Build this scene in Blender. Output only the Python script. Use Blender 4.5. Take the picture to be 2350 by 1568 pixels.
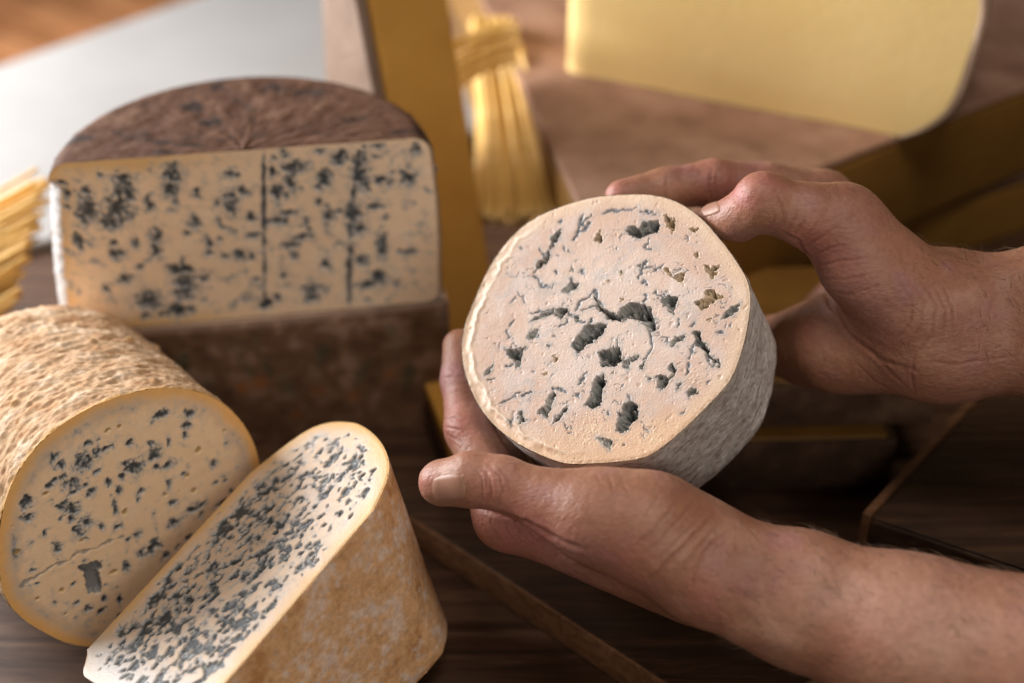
import bpy, bmesh, math, random
import numpy as np
from mathutils import Vector, Matrix

for o in list(bpy.data.objects):
    bpy.data.objects.remove(o)
scene = bpy.context.scene
COL = scene.collection
random.seed(4)
RNG = np.random.default_rng(11)

# ------------------------------------------------------------------ camera
CAM_H, PITCH, LENS = 0.524, math.radians(35), 50.0
cam_data = bpy.data.cameras.new('camera')
cam_data.lens = LENS
cam_data.sensor_width = 36.0
cam_data.clip_start = 0.02
cam_data.clip_end = 50
cam_data.dof.use_dof = True
cam_data.dof.focus_distance = 0.633
cam_data.dof.aperture_fstop = 3.0
cam_data.dof.aperture_blades = 9
cam = bpy.data.objects.new('camera', cam_data)
cam.location = (0, 0, CAM_H)
cam.rotation_euler = (math.radians(90) - PITCH, 0, 0)
COL.objects.link(cam)
scene.camera = cam

# ------------------------------------------------------------------ light
world = bpy.data.worlds.new('World')
scene.world = world
world.use_nodes = True
bg = world.node_tree.nodes['Background']
bg.inputs[0].default_value = (0.85, 0.8, 0.78, 1)
bg.inputs[1].default_value = 0.014

def area_light(name, loc, target, sx, sy, power, color):
    l = bpy.data.lights.new(name, 'AREA')
    l.shape = 'RECTANGLE'
    l.size, l.size_y = sx, sy
    l.energy = power
    l.color = color
    o = bpy.data.objects.new(name, l)
    o.location = loc
    o.rotation_euler = (Vector(target) - Vector(loc)).to_track_quat('-Z', 'Y').to_euler()
    COL.objects.link(o)
    return o
area_light('window_light', (-0.92, 1.02, 0.42), (-0.05, 0.70, 0.08), 0.6, 0.5, 27, (0.98, 0.97, 0.97))
area_light('ceiling_light', (0.12, 0.26, 1.25), (0.08, 0.45, 0.1), 0.36, 0.36, 5.6, (1.0, 0.88, 0.78))
area_light('front_fill_light', (0.26, -0.42, 0.56), (-0.02, 0.55, 0.1), 0.5, 0.5, 3.1, (1.0, 0.89, 0.79))  # unseen fill added near the camera to lift vertical faces and undersides

scene.view_settings.view_transform = 'Standard'
scene.view_settings.look = 'None'
scene.view_settings.gamma = 1.0
scene.view_settings.use_curve_mapping = False
scene.view_settings.exposure = 0.15
scene.render.engine = 'CYCLES'
scene.cycles.use_denoising = True
scene.cycles.max_bounces = 8
scene.cycles.sample_clamp_indirect = 6

# ------------------------------------------------------------------ helpers: space
# survey of the place: a sight line (u, v on a 2350 x 1568 plate) and a distance give a point in metres
FPX = LENS / 36.0 * 2350
AX_R = np.array([1.0, 0, 0])
AX_U = np.array([0, math.sin(PITCH), math.cos(PITCH)])
AX_F = np.array([0, math.cos(PITCH), -math.sin(PITCH)])
CAM = np.array([0, 0, CAM_H])
def sight(u, v):
    return (u - 1175) / FPX * AX_R - (v - 784) / FPX * AX_U + AX_F
def at(u, v, d):
    return CAM + sight(u, v) * d
def on_z(u, v, z):
    s = sight(u, v)
    return CAM + s * ((z - CAM_H) / s[2])
def proj(p):
    q = np.asarray(p) - CAM
    d = q @ AX_F
    return 1175 + FPX * (q @ AX_R) / d, 784 - FPX * (q @ AX_U) / d, d
def unit(v):
    v = np.asarray(v, float)
    return v / np.linalg.norm(v)

# ------------------------------------------------------------------ helpers: noise
def _hash(ix, iy, iz, seed):
    h = (ix.astype(np.uint32) * np.uint32(374761393) + iy.astype(np.uint32) * np.uint32(668265263)
         + iz.astype(np.uint32) * np.uint32(2147483647) + np.uint32((seed * 974711 + 77) & 0x7fffffff))
    h = (h ^ (h >> np.uint32(13))) * np.uint32(1274126177)
    h = (h ^ (h >> np.uint32(15))) * np.uint32(2246822519)
    return h ^ (h >> np.uint32(16))
def vnoise(p, seed=0):
    """value-gradient noise in -1..1 for an (n,3) array"""
    p = np.asarray(p, np.float32)
    i = np.floor(p).astype(np.int32)
    f = p - i
    w = f * f * f * (f * (f * 6 - 15) + 10)
    out = np.zeros(len(p), np.float32)
    for dx in (0, 1):
        wx = w[:, 0] if dx else 1 - w[:, 0]
        for dy in (0, 1):
            wy = w[:, 1] if dy else 1 - w[:, 1]
            for dz in (0, 1):
                wz = w[:, 2] if dz else 1 - w[:, 2]
                h = _hash(i[:, 0] + dx, i[:, 1] + dy, i[:, 2] + dz, seed)
                gx = (h & np.uint32(1023)).astype(np.float32) / 511.5 - 1
                gy = ((h >> np.uint32(10)) & np.uint32(1023)).astype(np.float32) / 511.5 - 1
                gz = ((h >> np.uint32(20)) & np.uint32(1023)).astype(np.float32) / 511.5 - 1
                out += wx * wy * wz * (gx * (f[:, 0] - dx) + gy * (f[:, 1] - dy) + gz * (f[:, 2] - dz))
    return out * 1.4
def fbm(p, octaves=4, seed=0, gain=0.5):
    p = np.asarray(p, np.float32)
    s, a, t = 0, 1.0, 0
    for k in range(octaves):
        s = s + a * vnoise(p * 2.0 ** k + 13.7 * k, seed + k)
        t += a
        a *= gain
    return s / t
def sstep(a, b, x):
    t = np.clip((x - a) / (b - a), 0, 1)
    return t * t * (3 - 2 * t)
def n2(x, y, scale, octaves=3, seed=0, z=0.0):
    return fbm(np.stack([x / scale, y / scale, np.full_like(x, z + seed * 3.1)], 1), octaves, seed)
def mixc(a, b, t):
    return a * (1 - t[:, None]) + np.asarray(b, float) * t[:, None]

# ------------------------------------------------------------------ helpers: mesh
def link(name, me, mat, parent=None, label=None, cat=None, group=None, kind=None):
    o = bpy.data.objects.new(name, me)
    COL.objects.link(o)
    if mat is not None and len(me.materials) == 0:
        me.materials.append(mat)
    if parent is not None:
        o.parent = parent
    if label: o['label'] = label
    if cat: o['category'] = cat
    if group: o['group'] = group
    if kind: o['kind'] = kind
    return o
def thing(name, label, cat, loc=(0, 0, 0), group=None):
    o = bpy.data.objects.new(name, None)
    o.empty_display_size = 0.03
    COL.objects.link(o)
    o.location = loc
    o['label'], o['category'] = label, cat
    if group: o['group'] = group
    return o
def np_mesh(name, verts, quads, col=None, smooth=True):
    """fast mesh; quads is (n,4), a -1 in the last column makes a triangle"""
    verts = np.asarray(verts, np.float32)
    quads = np.asarray(quads, np.int32)
    me = bpy.data.meshes.new(name)
    me.vertices.add(len(verts))
    me.vertices.foreach_set('co', verts.ravel())
    me.loops.add(quads.size)
    me.loops.foreach_set('vertex_index', quads.ravel())
    me.polygons.add(len(quads))
    me.polygons.foreach_set('loop_start', np.arange(0, quads.size, quads.shape[1], dtype=np.int32))
    me.update(calc_edges=True)
    if smooth:
        me.polygons.foreach_set('use_smooth', np.ones(len(quads), bool))
    if col is not None:
        at_ = me.color_attributes.new('tint', 'FLOAT_COLOR', 'POINT')
        c4 = np.ones((len(verts), 4), np.float32)
        c4[:, :3] = np.clip(col, 0, 1)
        at_.data.foreach_set('color', c4.ravel())
    me.validate()
    return me
def grid_quads(nu, nv, wrap_u=False):
    """vertex (i,j) -> i*nv+j"""
    i = np.arange(nu if wrap_u else nu - 1)
    j = np.arange(nv - 1)
    I, J = np.meshgrid(i, j, indexing='ij')
    I2 = (I + 1) % nu
    return np.stack([I * nv + J, I2 * nv + J, I2 * nv + J + 1, I * nv + J + 1], -1).reshape(-1, 4)
def poly_sd(px, py, poly):
    """signed distance to a polygon, positive inside"""
    poly = np.asarray(poly, float)
    d = np.full(px.shape, 1e9)
    inside = np.zeros(px.shape, bool)
    n = len(poly)
    for k in range(n):
        ax, ay = poly[k]
        bx, by = poly[(k + 1) % n]
        ex, ey = bx - ax, by - ay
        wx, wy = px - ax, py - ay
        t = np.clip((wx * ex + wy * ey) / (ex * ex + ey * ey + 1e-12), 0, 1)
        d = np.minimum(d, (wx - ex * t) ** 2 + (wy - ey * t) ** 2)
        c = ((ay > py) != (by > py)) & (px < (bx - ax) * (py - ay) / (by - ay + 1e-12) + ax)
        inside ^= c
    d = np.sqrt(d)
    return np.where(inside, d, -d)
def line_d(px, py, pts):
    d = np.full(px.shape, 1e9)
    for (ax, ay), (bx, by) in zip(pts[:-1], pts[1:]):
        ex, ey = bx - ax, by - ay
        t = np.clip(((px - ax) * ex + (py - ay) * ey) / (ex * ex + ey * ey + 1e-12), 0, 1)
        d = np.minimum(d, (px - ax - ex * t) ** 2 + (py - ay - ey * t) ** 2)
    return np.sqrt(d)
def outline_fn(pts):
    """closed outline given as points -> radius as a smooth function of angle"""
    pts = np.asarray(pts, float)
    a = np.arctan2(pts[:, 1], pts[:, 0])
    r = np.hypot(pts[:, 0], pts[:, 1])
    k = np.argsort(a)
    a, r = a[k], r[k]
    tab_a = np.linspace(-math.pi, math.pi, 721)
    tab_r = np.interp(tab_a, np.r_[a - 2 * math.pi, a, a + 2 * math.pi], np.r_[r, r, r])
    ker = np.hanning(41); ker /= ker.sum()
    tab_r = np.convolve(np.r_[tab_r[-41:-1], tab_r, tab_r[1:41]], ker, 'same')[40:-40]
    return lambda th: np.interp((th + math.pi) % (2 * math.pi) - math.pi, tab_a, tab_r)
def disc_grid(n):
    """n x n square grid mapped evenly on the unit disc"""
    s = np.linspace(-1, 1, n)
    a, b = np.meshgrid(s, s, indexing='ij')
    a, b = a.ravel(), b.ravel()
    big = np.abs(a) > np.abs(b)
    with np.errstate(divide='ignore', invalid='ignore'):
        r = np.where(big, a, b)
        phi = np.where(big, (math.pi / 4) * np.where(a == 0, 0, b / np.where(a == 0, 1, a)),
                       math.pi / 2 - (math.pi / 4) * np.where(b == 0, 0, a / np.where(b == 0, 1, b)))
    phi = np.where(r < 0, phi + math.pi, phi)
    return np.abs(r), phi, grid_quads(n, n)

# ------------------------------------------------------------------ helpers: signed distance bodies
def round_cone(p, a, ra, b, rb):
    a = np.asarray(a); b = np.asarray(b)
    ba = b - a
    l2 = ba @ ba
    rr = ra - rb
    a2 = l2 - rr * rr
    il2 = 1.0 / l2
    pa = p - a
    y = pa @ ba
    z = y - l2
    t = pa * l2 - ba * y[:, None]
    x2 = (t * t).sum(1)
    y2 = y * y * l2
    z2 = z * z * l2
    k = math.copysign(1, rr) * rr * rr * x2
    r = (np.sqrt(np.maximum(x2 * a2 * il2, 0)) + y * rr) * il2 - ra
    c1 = np.sign(z) * a2 * z2 > k
    r = np.where(c1, np.sqrt(x2 + z2) * il2 - rb, r)
    c2 = (~c1) & (np.sign(y) * a2 * y2 < k)
    return np.where(c2, np.sqrt(x2 + y2) * il2 - ra, r)
def smin(a, b, k):
    h = np.maximum(k - np.abs(a - b), 0) / k
    return np.minimum(a, b) - h * h * k * 0.25
def smax(a, b, k):
    return -smin(-a, -b, k)
def sdf_surface(f, lo, hi, h, newton=2):
    """naive surface nets on a sparsely evaluated grid -> verts, quads"""
    lo = np.asarray(lo, float); hi = np.asarray(hi, float)
    B = 4
    nc = np.ceil((hi - lo) / (h * B)).astype(int) + 1
    g = [np.arange(n) for n in nc]
    X, Y, Z = np.meshgrid(*g, indexing='ij')
    cp = np.stack([X.ravel(), Y.ravel(), Z.ravel()], 1) * (h * B) + lo + h * (B - 1) / 2
    cf = f(cp).reshape(nc)
    fine = np.repeat(np.repeat(np.repeat(np.sign(cf).astype(np.float32), B, 0), B, 1), B, 2)
    near = np.argwhere(np.abs(cf) < h * B * 1.35)
    off = np.stack(np.meshgrid(*[np.arange(B)] * 3, indexing='ij'), -1).reshape(-1, 3)
    idx = (near[:, None, :] * B + off[None]).reshape(-1, 3)
    val = np.empty(len(idx), np.float32)
    for s in range(0, len(idx), 200000):
        val[s:s + 200000] = f(idx[s:s + 200000] * h + lo)
    fine[idx[:, 0], idx[:, 1], idx[:, 2]] = val
    ins = fine < 0
    nx, ny, nz = ins.shape
    cnt = np.zeros((nx - 1, ny - 1, nz - 1), np.int8)
    cor = [(a, b, c) for a in (0, 1) for b in (0, 1) for c in (0, 1)]
    for a, b, c in cor:
        cnt += ins[a:nx - 1 + a, b:ny - 1 + b, c:nz - 1 + c]
    cells = np.argwhere((cnt > 0) & (cnt < 8))
    vid = np.full(cnt.shape, -1, np.int32)
    vid[cells[:, 0], cells[:, 1], cells[:, 2]] = np.arange(len(cells))
    fv = np.stack([fine[cells[:, 0] + a, cells[:, 1] + b, cells[:, 2] + c] for a, b, c in cor], 1)
    acc = np.zeros((len(cells), 3)); num = np.zeros(len(cells))
    corn = np.array(cor, float)
    for i in range(8):
        for j in range(i + 1, 8):
            if abs(corn[i] - corn[j]).sum() != 1: continue
            fa, fb = fv[:, i], fv[:, j]
            cr = (fa < 0) != (fb < 0)
            t = np.where(cr, fa / np.where(cr, fa - fb, 1), 0)
            acc += np.where(cr[:, None], corn[i] + (corn[j] - corn[i]) * t[:, None], 0)
            num += cr
    v = (cells + acc / num[:, None]) * h + lo
    quads = []
    for ax in range(3):
        sl0 = [slice(None)] * 3; sl1 = [slice(None)] * 3
        sl0[ax] = slice(0, -1); sl1[ax] = slice(1, None)
        e = np.argwhere(ins[tuple(sl0)] != ins[tuple(sl1)])
        b, c = (ax + 1) % 3, (ax + 2) % 3
        ok = (e[:, b] > 0) & (e[:, c] > 0) & (e[:, b] < ins.shape[b] - 1) & (e[:, c] < ins.shape[c] - 1)
        e = e[ok]
        flip = ins[e[:, 0], e[:, 1], e[:, 2]]
        q = []
        for db, dc in ((-1, -1), (0, -1), (0, 0), (-1, 0)):
            k = e.copy(); k[:, b] += db; k[:, c] += dc
            q.append(vid[k[:, 0], k[:, 1], k[:, 2]])
        q = np.stack(q, 1)
        q[~flip] = q[~flip][:, ::-1]
        quads.append(q)
    quads = np.concatenate(quads)
    quads = quads[(quads >= 0).all(1)]
    for _ in range(newton):
        fv = f(v)
        gr = sdf_grad(f, v, h * 0.5)
        v = v - gr * np.clip(fv, -h, h)[:, None]
    return v, quads
def sdf_grad(f, v, e):
    g = np.stack([f(v + np.eye(3)[k] * e) - f(v - np.eye(3)[k] * e) for k in range(3)], 1)
    return g / (np.linalg.norm(g, axis=1, keepdims=True) + 1e-12)
def relax(v, quads, it=1, w=0.5):
    a = np.concatenate([quads[:, [0, 1]], quads[:, [1, 2]], quads[:, [2, 3]], quads[:, [3, 0]]])
    a = np.concatenate([a, a[:, ::-1]])
    for _ in range(it):
        s = np.zeros_like(v); c = np.zeros(len(v))
        for k in range(3):
            s[:, k] = np.bincount(a[:, 0], v[a[:, 1], k], len(v))
        c = np.bincount(a[:, 0], minlength=len(v))
        m = c > 0
        v = v.copy()
        v[m] = v[m] * (1 - w) + s[m] / c[m][:, None] * w
    return v

# ------------------------------------------------------------------ helpers: materials
def mat_new(name):
    m = bpy.data.materials.new(name)
    m.use_nodes = True
    nt = m.node_tree
    return m, nt, nt.nodes['Principled BSDF']
def nd(nt, kind, **kw):
    n = nt.nodes.new(kind)
    for k, v in kw.items():
        if k in n.inputs: n.inputs[k].default_value = v
        else: setattr(n, k, v)
    return n
def ramp(nt, fac, stops):
    r = nt.nodes.new('ShaderNodeValToRGB')
    el = r.color_ramp.elements
    while len(el) < len(stops): el.new(0.5)
    for e, (p, c) in zip(el, stops):
        e.position = p
        e.color = (*c, 1)
    nt.links.new(fac, r.inputs[0])
    return r.outputs[0]
def coords(nt, scale=(1, 1, 1), rot=(0, 0, 0)):
    t = nt.nodes.new('ShaderNodeTexCoord')
    m = nt.nodes.new('ShaderNodeMapping')
    m.inputs['Scale'].default_value = scale
    m.inputs['Rotation'].default_value = rot
    nt.links.new(t.outputs['Object'], m.inputs[0])
    return m.outputs[0]
def noise(nt, vec, scale, detail=4, rough=0.55, dist=0.0):
    n = nd(nt, 'ShaderNodeTexNoise', Scale=scale, Detail=detail, Roughness=rough, Distortion=dist)
    nt.links.new(vec, n.inputs['Vector'])
    return n.outputs['Fac']
def bump(nt, bsdf, h, dist, strength=1.0, prev=None):
    b = nd(nt, 'ShaderNodeBump', Strength=strength, Distance=dist)
    nt.links.new(h, b.inputs['Height'])
    if prev is not None: nt.links.new(prev, b.inputs['Normal'])
    nt.links.new(b.outputs[0], bsdf.inputs['Normal'])
    return b.outputs[0]
def mulc(nt, a, b, fac=1.0, mode='MULTIPLY'):
    m = nt.nodes.new('ShaderNodeMix')
    m.data_type = 'RGBA'
    m.blend_type = mode
    m.inputs[0].default_value = fac
    nt.links.new(a, m.inputs[6])
    nt.links.new(b, m.inputs[7])
    return m.outputs[2]
def attr(nt):
    a = nt.nodes.new('ShaderNodeVertexColor')
    a.layer_name = 'tint'
    return a.outputs[0]

def mat_tint(name, rough=0.5, sss=0.0, sss_r=(0.006, 0.003, 0.0015), grain=900, grain_d=0.0002, spec=0.5, vary=0.12, coarse=120, coat=0.0):
    """colour comes from the piece's own tint, with fine grain on top"""
    m, nt, b = mat_new(name)
    v = coords(nt)
    g = noise(nt, v, coarse, 5)
    c = mulc(nt, attr(nt), ramp(nt, g, [(0.25, (1 - vary,) * 3), (0.75, (1 + 0 * vary,) * 3)]))
    nt.links.new(c, b.inputs['Base Color'])
    b.inputs['Roughness'].default_value = rough
    b.inputs['Specular IOR Level'].default_value = spec
    if sss:
        b.inputs['Subsurface Weight'].default_value = sss
        b.inputs['Subsurface Radius'].default_value = (1, sss_r[1] / sss_r[0], sss_r[2] / sss_r[0])
        b.inputs['Subsurface Scale'].default_value = sss_r[0]
    if coat:
        b.inputs['Coat Weight'].default_value = coat
        b.inputs['Coat Roughness'].default_value = 0.3
    bump(nt, b, noise(nt, v, grain, 4), grain_d)
    return m
def mat_noise(name, stops, scale=60, stretch=(1, 1, 1), rough=0.6, detail=6, bump_d=0.0004, bump_scale=300, spec=0.4, dist=0.0, sss=0.0, rot=(0, 0, 0)):
    m, nt, b = mat_new(name)
    v = coords(nt, stretch, rot)
    f = noise(nt, v, scale, detail, 0.6, dist)
    nt.links.new(ramp(nt, f, stops), b.inputs['Base Color'])
    b.inputs['Roughness'].default_value = rough
    b.inputs['Specular IOR Level'].default_value = spec
    if sss:
        b.inputs['Subsurface Weight'].default_value = sss
        b.inputs['Subsurface Radius'].default_value = (1, 0.5, 0.2)
        b.inputs['Subsurface Scale'].default_value = 0.006
    bump(nt, b, noise(nt, v, bump_scale, 5), bump_d)
    return m

M_PASTE = mat_tint('cheese_paste', 0.40, 0.2, (0.0016, 0.001, 0.0006), 1300, 0.00025, 0.45, 0.08, 260)
M_RIND = mat_tint('cheese_rind', 0.85, 0.0, grain=1500, grain_d=0.0003, spec=0.25, vary=0.35, coarse=420)
M_SKIN, _nt, _b = mat_new('skin')
_v = coords(_nt)
_n1 = noise(_nt, _v, 55, 4)
_n2 = noise(_nt, _v, 420, 3)
_c = mulc(_nt, attr(_nt), ramp(_nt, _n1, [(0.3, (0.86, 0.80, 0.78)), (0.7, (1.0, 1.0, 1.0))]))
_c = mulc(_nt, _c, ramp(_nt, _n2, [(0.35, (0.88, 0.86, 0.85)), (0.6, (1, 1, 1))]))
_nt.links.new(_c, _b.inputs['Base Color'])
_b.inputs['Roughness'].default_value = 0.47
_b.inputs['Specular IOR Level'].default_value = 0.42
_b.inputs['Subsurface Weight'].default_value = 0.14
_b.inputs['Subsurface Radius'].default_value = (1.0, 0.36, 0.2)
_b.inputs['Subsurface Scale'].default_value = 0.003
_vo = nd(_nt, 'ShaderNodeTexVoronoi', Scale=900.0, feature='DISTANCE_TO_EDGE')
_nt.links.new(_v, _vo.inputs['Vector'])
_p = bump(_nt, _b, _vo.outputs['Distance'], 0.00025, 0.5)
bump(_nt, _b, noise(_nt, coords(_nt, (1, 2.2, 1.6)), 330, 5), 0.0009, 0.5, _p)
M_NAIL = mat_noise('fingernail', [(0.3, (0.29, 0.148, 0.10)), (0.7, (0.34, 0.18, 0.125))], 90, (1, 1, 1), 0.42, spec=0.3, bump_d=0.00006, bump_scale=500)
M_HAIR = mat_noise('body_hair', [(0.3, (0.09, 0.05, 0.03)), (0.7, (0.22, 0.14, 0.085))], 90, rough=0.5)

# ------------------------------------------------------------------ what the cut faces show, in millimetres on each face
H_RIM = [(13.1,64.4),(25.2,62.2),(35.0,58.0),(44.5,50.1),(56.2,33.3),(63.8,19.3),(68.7,8.0),(66.6,-9.9),(63.0,-22.3),(56.5,-37.1),(47.8,-44.6),(37.2,-53.8),(24.8,-62.8),(19.1,-66.4),(7.8,-66.4),(-8.3,-65.5),(-16.0,-65.5),(-29.5,-59.0),(-44.3,-49.2),(-57.6,-34.3),(-63.9,-21.1),(-67.8,-6.8),(-67.0,9.2),(-61.8,21.5),(-56.1,34.9),(-47.6,48.0),(-34.8,59.2),(-15.8,64.6),(-0.2,66.1)]
H_HOLES = [('d',5,[(14.2,45.2),(16.1,47.3),(19.1,47.0),(20.0,45.7),(21.4,48.3),(23.6,47.2),(25.1,47.8),(27.6,46.8),(29.3,44.8),(27.9,42.7),(24.4,41.4),(20.9,40.9),(18.4,40.5),(15.9,42.9)]),('t',4,[(31.5,49.9),(33.2,50.1),(35.1,48.1),(36.9,45.0),(36.2,41.9),(34.7,40.5),(33.3,43.0),(32.3,45.9)]),('t',3,[(43.5,40.5),(46.9,40.2),(45.3,38.0)]),('d',7,[(-21.7,50.5),(-18.6,50.5),(-19.2,47.8),(-21.3,45.4),(-22.9,42.4),(-24.5,38.2),(-27.6,34.3),(-30.3,33.7),(-29.7,37.5),(-26.6,39.7),(-24.4,42.6),(-23.4,46.9)]),('t',3,[(-2.3,43.0),(0.4,47.8),(1.8,43.9),(1.3,41.5),(-1.3,41.9)]),('g',2,[(-18.5,20.2),(-15.4,22.4),(-13.9,25.4),(-12.4,22.4),(-9.6,21.4),(-11.4,19.0),(-15.0,18.0)]),('g',5,[(-2.0,14.2),(0.9,9.5),(3.3,6.5),(8.2,4.1),(11.7,6.7),(14.7,7.7),(19.0,6.0),(22.4,4.4),(22.7,-0.8),(25.0,-2.3),(22.4,-6.5),(20.1,-4.1),(17.3,-1.0),(13.0,0.7),(8.1,0.5),(3.2,3.3),(0.3,6.9)]),('d',5,[(-13.0,-8.8),(-9.9,-4.0),(-7.8,-0.7),(-3.8,-0.3),(1.6,-0.8),(1.0,-4.2),(-3.0,-7.2),(-7.0,-10.2),(-11.0,-12.2)]),('d',4,[(-21.9,10.6),(-19.2,11.4),(-16.7,10.3),(-16.9,7.1),(-18.8,5.3),(-21.3,7.8)]),('g',2,[(-33.0,7.0),(-28.9,9.6),(-23.8,10.9),(-22.3,8.5),(-26.9,7.6),(-32.0,6.1)]),('d',4,[(-45.6,-5.9),(-41.3,-6.5),(-37.0,-6.1),(-37.7,-10.2),(-39.3,-14.7),(-40.8,-14.5),(-42.3,-11.1),(-44.9,-9.2)]),('d',5,[(-1.2,-14.7),(1.8,-13.1),(8.1,-13.5),(8.5,-17.1),(7.9,-20.1),(5.4,-21.3),(1.1,-20.6),(-0.3,-17.9)]),('g',2.5,[(8.9,-19.7),(12.3,-19.2),(16.7,-17.9),(16.6,-19.9),(13.7,-21.0),(12.6,-23.6),(10.3,-22.0)]),('d',3.5,[(29.3,7.4),(32.2,8.0),(35.5,6.4),(35.1,2.3),(33.3,-0.5),(31.5,1.9),(30.1,4.7)]),('d',5,[(42.7,-10.7),(45.1,-11.1),(45.8,-14.7),(48.0,-18.1),(49.1,-22.2),(52.1,-26.2),(52.5,-28.2),(49.0,-24.7),(45.5,-20.7),(43.3,-16.9)]),('d',3,[(56.3,-4.2),(59.7,-1.7),(63.5,-0.8),(62.3,-3.7),(58.9,-6.2),(55.2,-6.6)]),('t',3,[(43.5,4.0),(47.8,4.3),(48.5,7.9),(50.9,8.5),(53.6,6.5),(55.8,4.0),(52.4,2.5),(49.5,0.5),(47.1,0.3),(44.4,2.6)]),('g',3,[(30.2,-14.3),(32.1,-14.1),(34.6,-12.0),(37.9,-12.0),(36.9,-14.3),(34.4,-16.5)]),('d',4,[(25.3,-30.2),(27.2,-29.5),(30.0,-30.4),(31.9,-29.6),(30.2,-26.4),(31.6,-25.1),(33.9,-27.0),(33.3,-29.9),(30.3,-32.9),(27.8,-36.0),(25.6,-34.2)]),('d',3,[(33.5,-34.3),(35.0,-33.6),(34.8,-37.0),(33.4,-37.3)]),('d',3,[(38.4,-39.4),(40.0,-36.7),(42.2,-38.0),(41.2,-40.3),(39.2,-41.5)]),('d',5,[(-3.0,-26.6),(0.4,-26.1),(0.8,-30.2),(-0.8,-36.0),(-1.9,-38.8),(-4.8,-39.9),(-8.6,-38.4),(-5.6,-34.3),(-4.7,-29.4)]),('d',5,[(9.6,-40.9),(12.0,-40.2),(15.3,-42.2),(15.1,-46.6),(12.6,-50.6),(9.2,-53.1),(6.9,-51.3),(6.5,-48.8),(7.8,-45.1)]),('g',3.5,[(-25.8,-32.6),(-23.3,-30.9),(-22.3,-33.0),(-24.3,-36.8),(-25.9,-41.6),(-27.8,-40.3),(-30.3,-39.0),(-26.8,-36.5)]),('d',3,[(-16.4,-37.4),(-17.5,-41.2),(-20.5,-44.3),(-23.4,-44.7),(-21.4,-41.7),(-18.4,-38.6)]),('d',3,[(-40.3,-38.7),(-38.3,-37.9),(-37.3,-41.6),(-34.8,-42.9),(-38.8,-42.7)]),('g',2.5,[(-2.7,-54.5),(0.6,-55.9),(3.9,-57.3),(1.9,-59.9),(-0.4,-58.2)]),('d',2,[(-44.9,-41.1),(-42.3,-41.5),(-43.8,-43.8)]),('t',3,[(48.7,20.9),(51.5,19.9),(55.4,20.2),(54.2,16.8),(52.2,14.0),(50.9,16.8)]),('t',2.5,[(30.9,22.4),(33.4,22.0),(35.1,18.5),(39.0,19.4),(38.8,15.2),(35.9,15.2),(34.2,18.7),(31.8,20.1)]),('t',2,[(44.8,27.4),(46.7,28.1),(47.0,24.3),(45.1,25.2)]),('t',2,[(-23.1,-13.5),(-21.5,-12.1),(-20.1,-14.4),(-22.1,-16.2)]),('d',2,[(17.9,-23.6),(20.4,-21.5),(19.3,-24.8),(17.4,-24.5)]),('d',2.5,[(-57.2,-18.4),(-55.2,-14.5),(-52.6,-13.3),(-53.6,-16.3),(-56.2,-18.5)]),('g',2,[(-34.6,-1.2),(-33.1,2.2),(-30.5,1.3),(-31.0,-1.3),(-34.1,-3.4)]),('d',2.5,[(-12.7,5.4),(-10.7,5.8),(-9.9,3.3),(-11.8,2.6)]),('d',2,[(18.3,26.2),(20.3,26.4),(19.2,23.7)]),('t',2,[(8.4,10.9),(10.8,10.5),(9.8,9.1)]),('t',2,[(48.6,-6.0),(51.0,-5.4),(50.7,-7.4)]),('t',1.5,[(9.3,24.1),(11.3,24.2),(10.5,21.2)]),('t',1.5,[(-28.2,-20.5),(-26.1,-19.7),(-27.2,-22.4)]),('t',1.5,[(2.2,20.2),(4.7,21.6),(3.9,20.0)]),('d',2,[(20.6,-29.0),(22.6,-29.5),(21.9,-31.2)]),('d',1.5,[(-25.5,-6.6),(-24.2,-7.2),(-25.0,-8.6)])]
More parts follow.
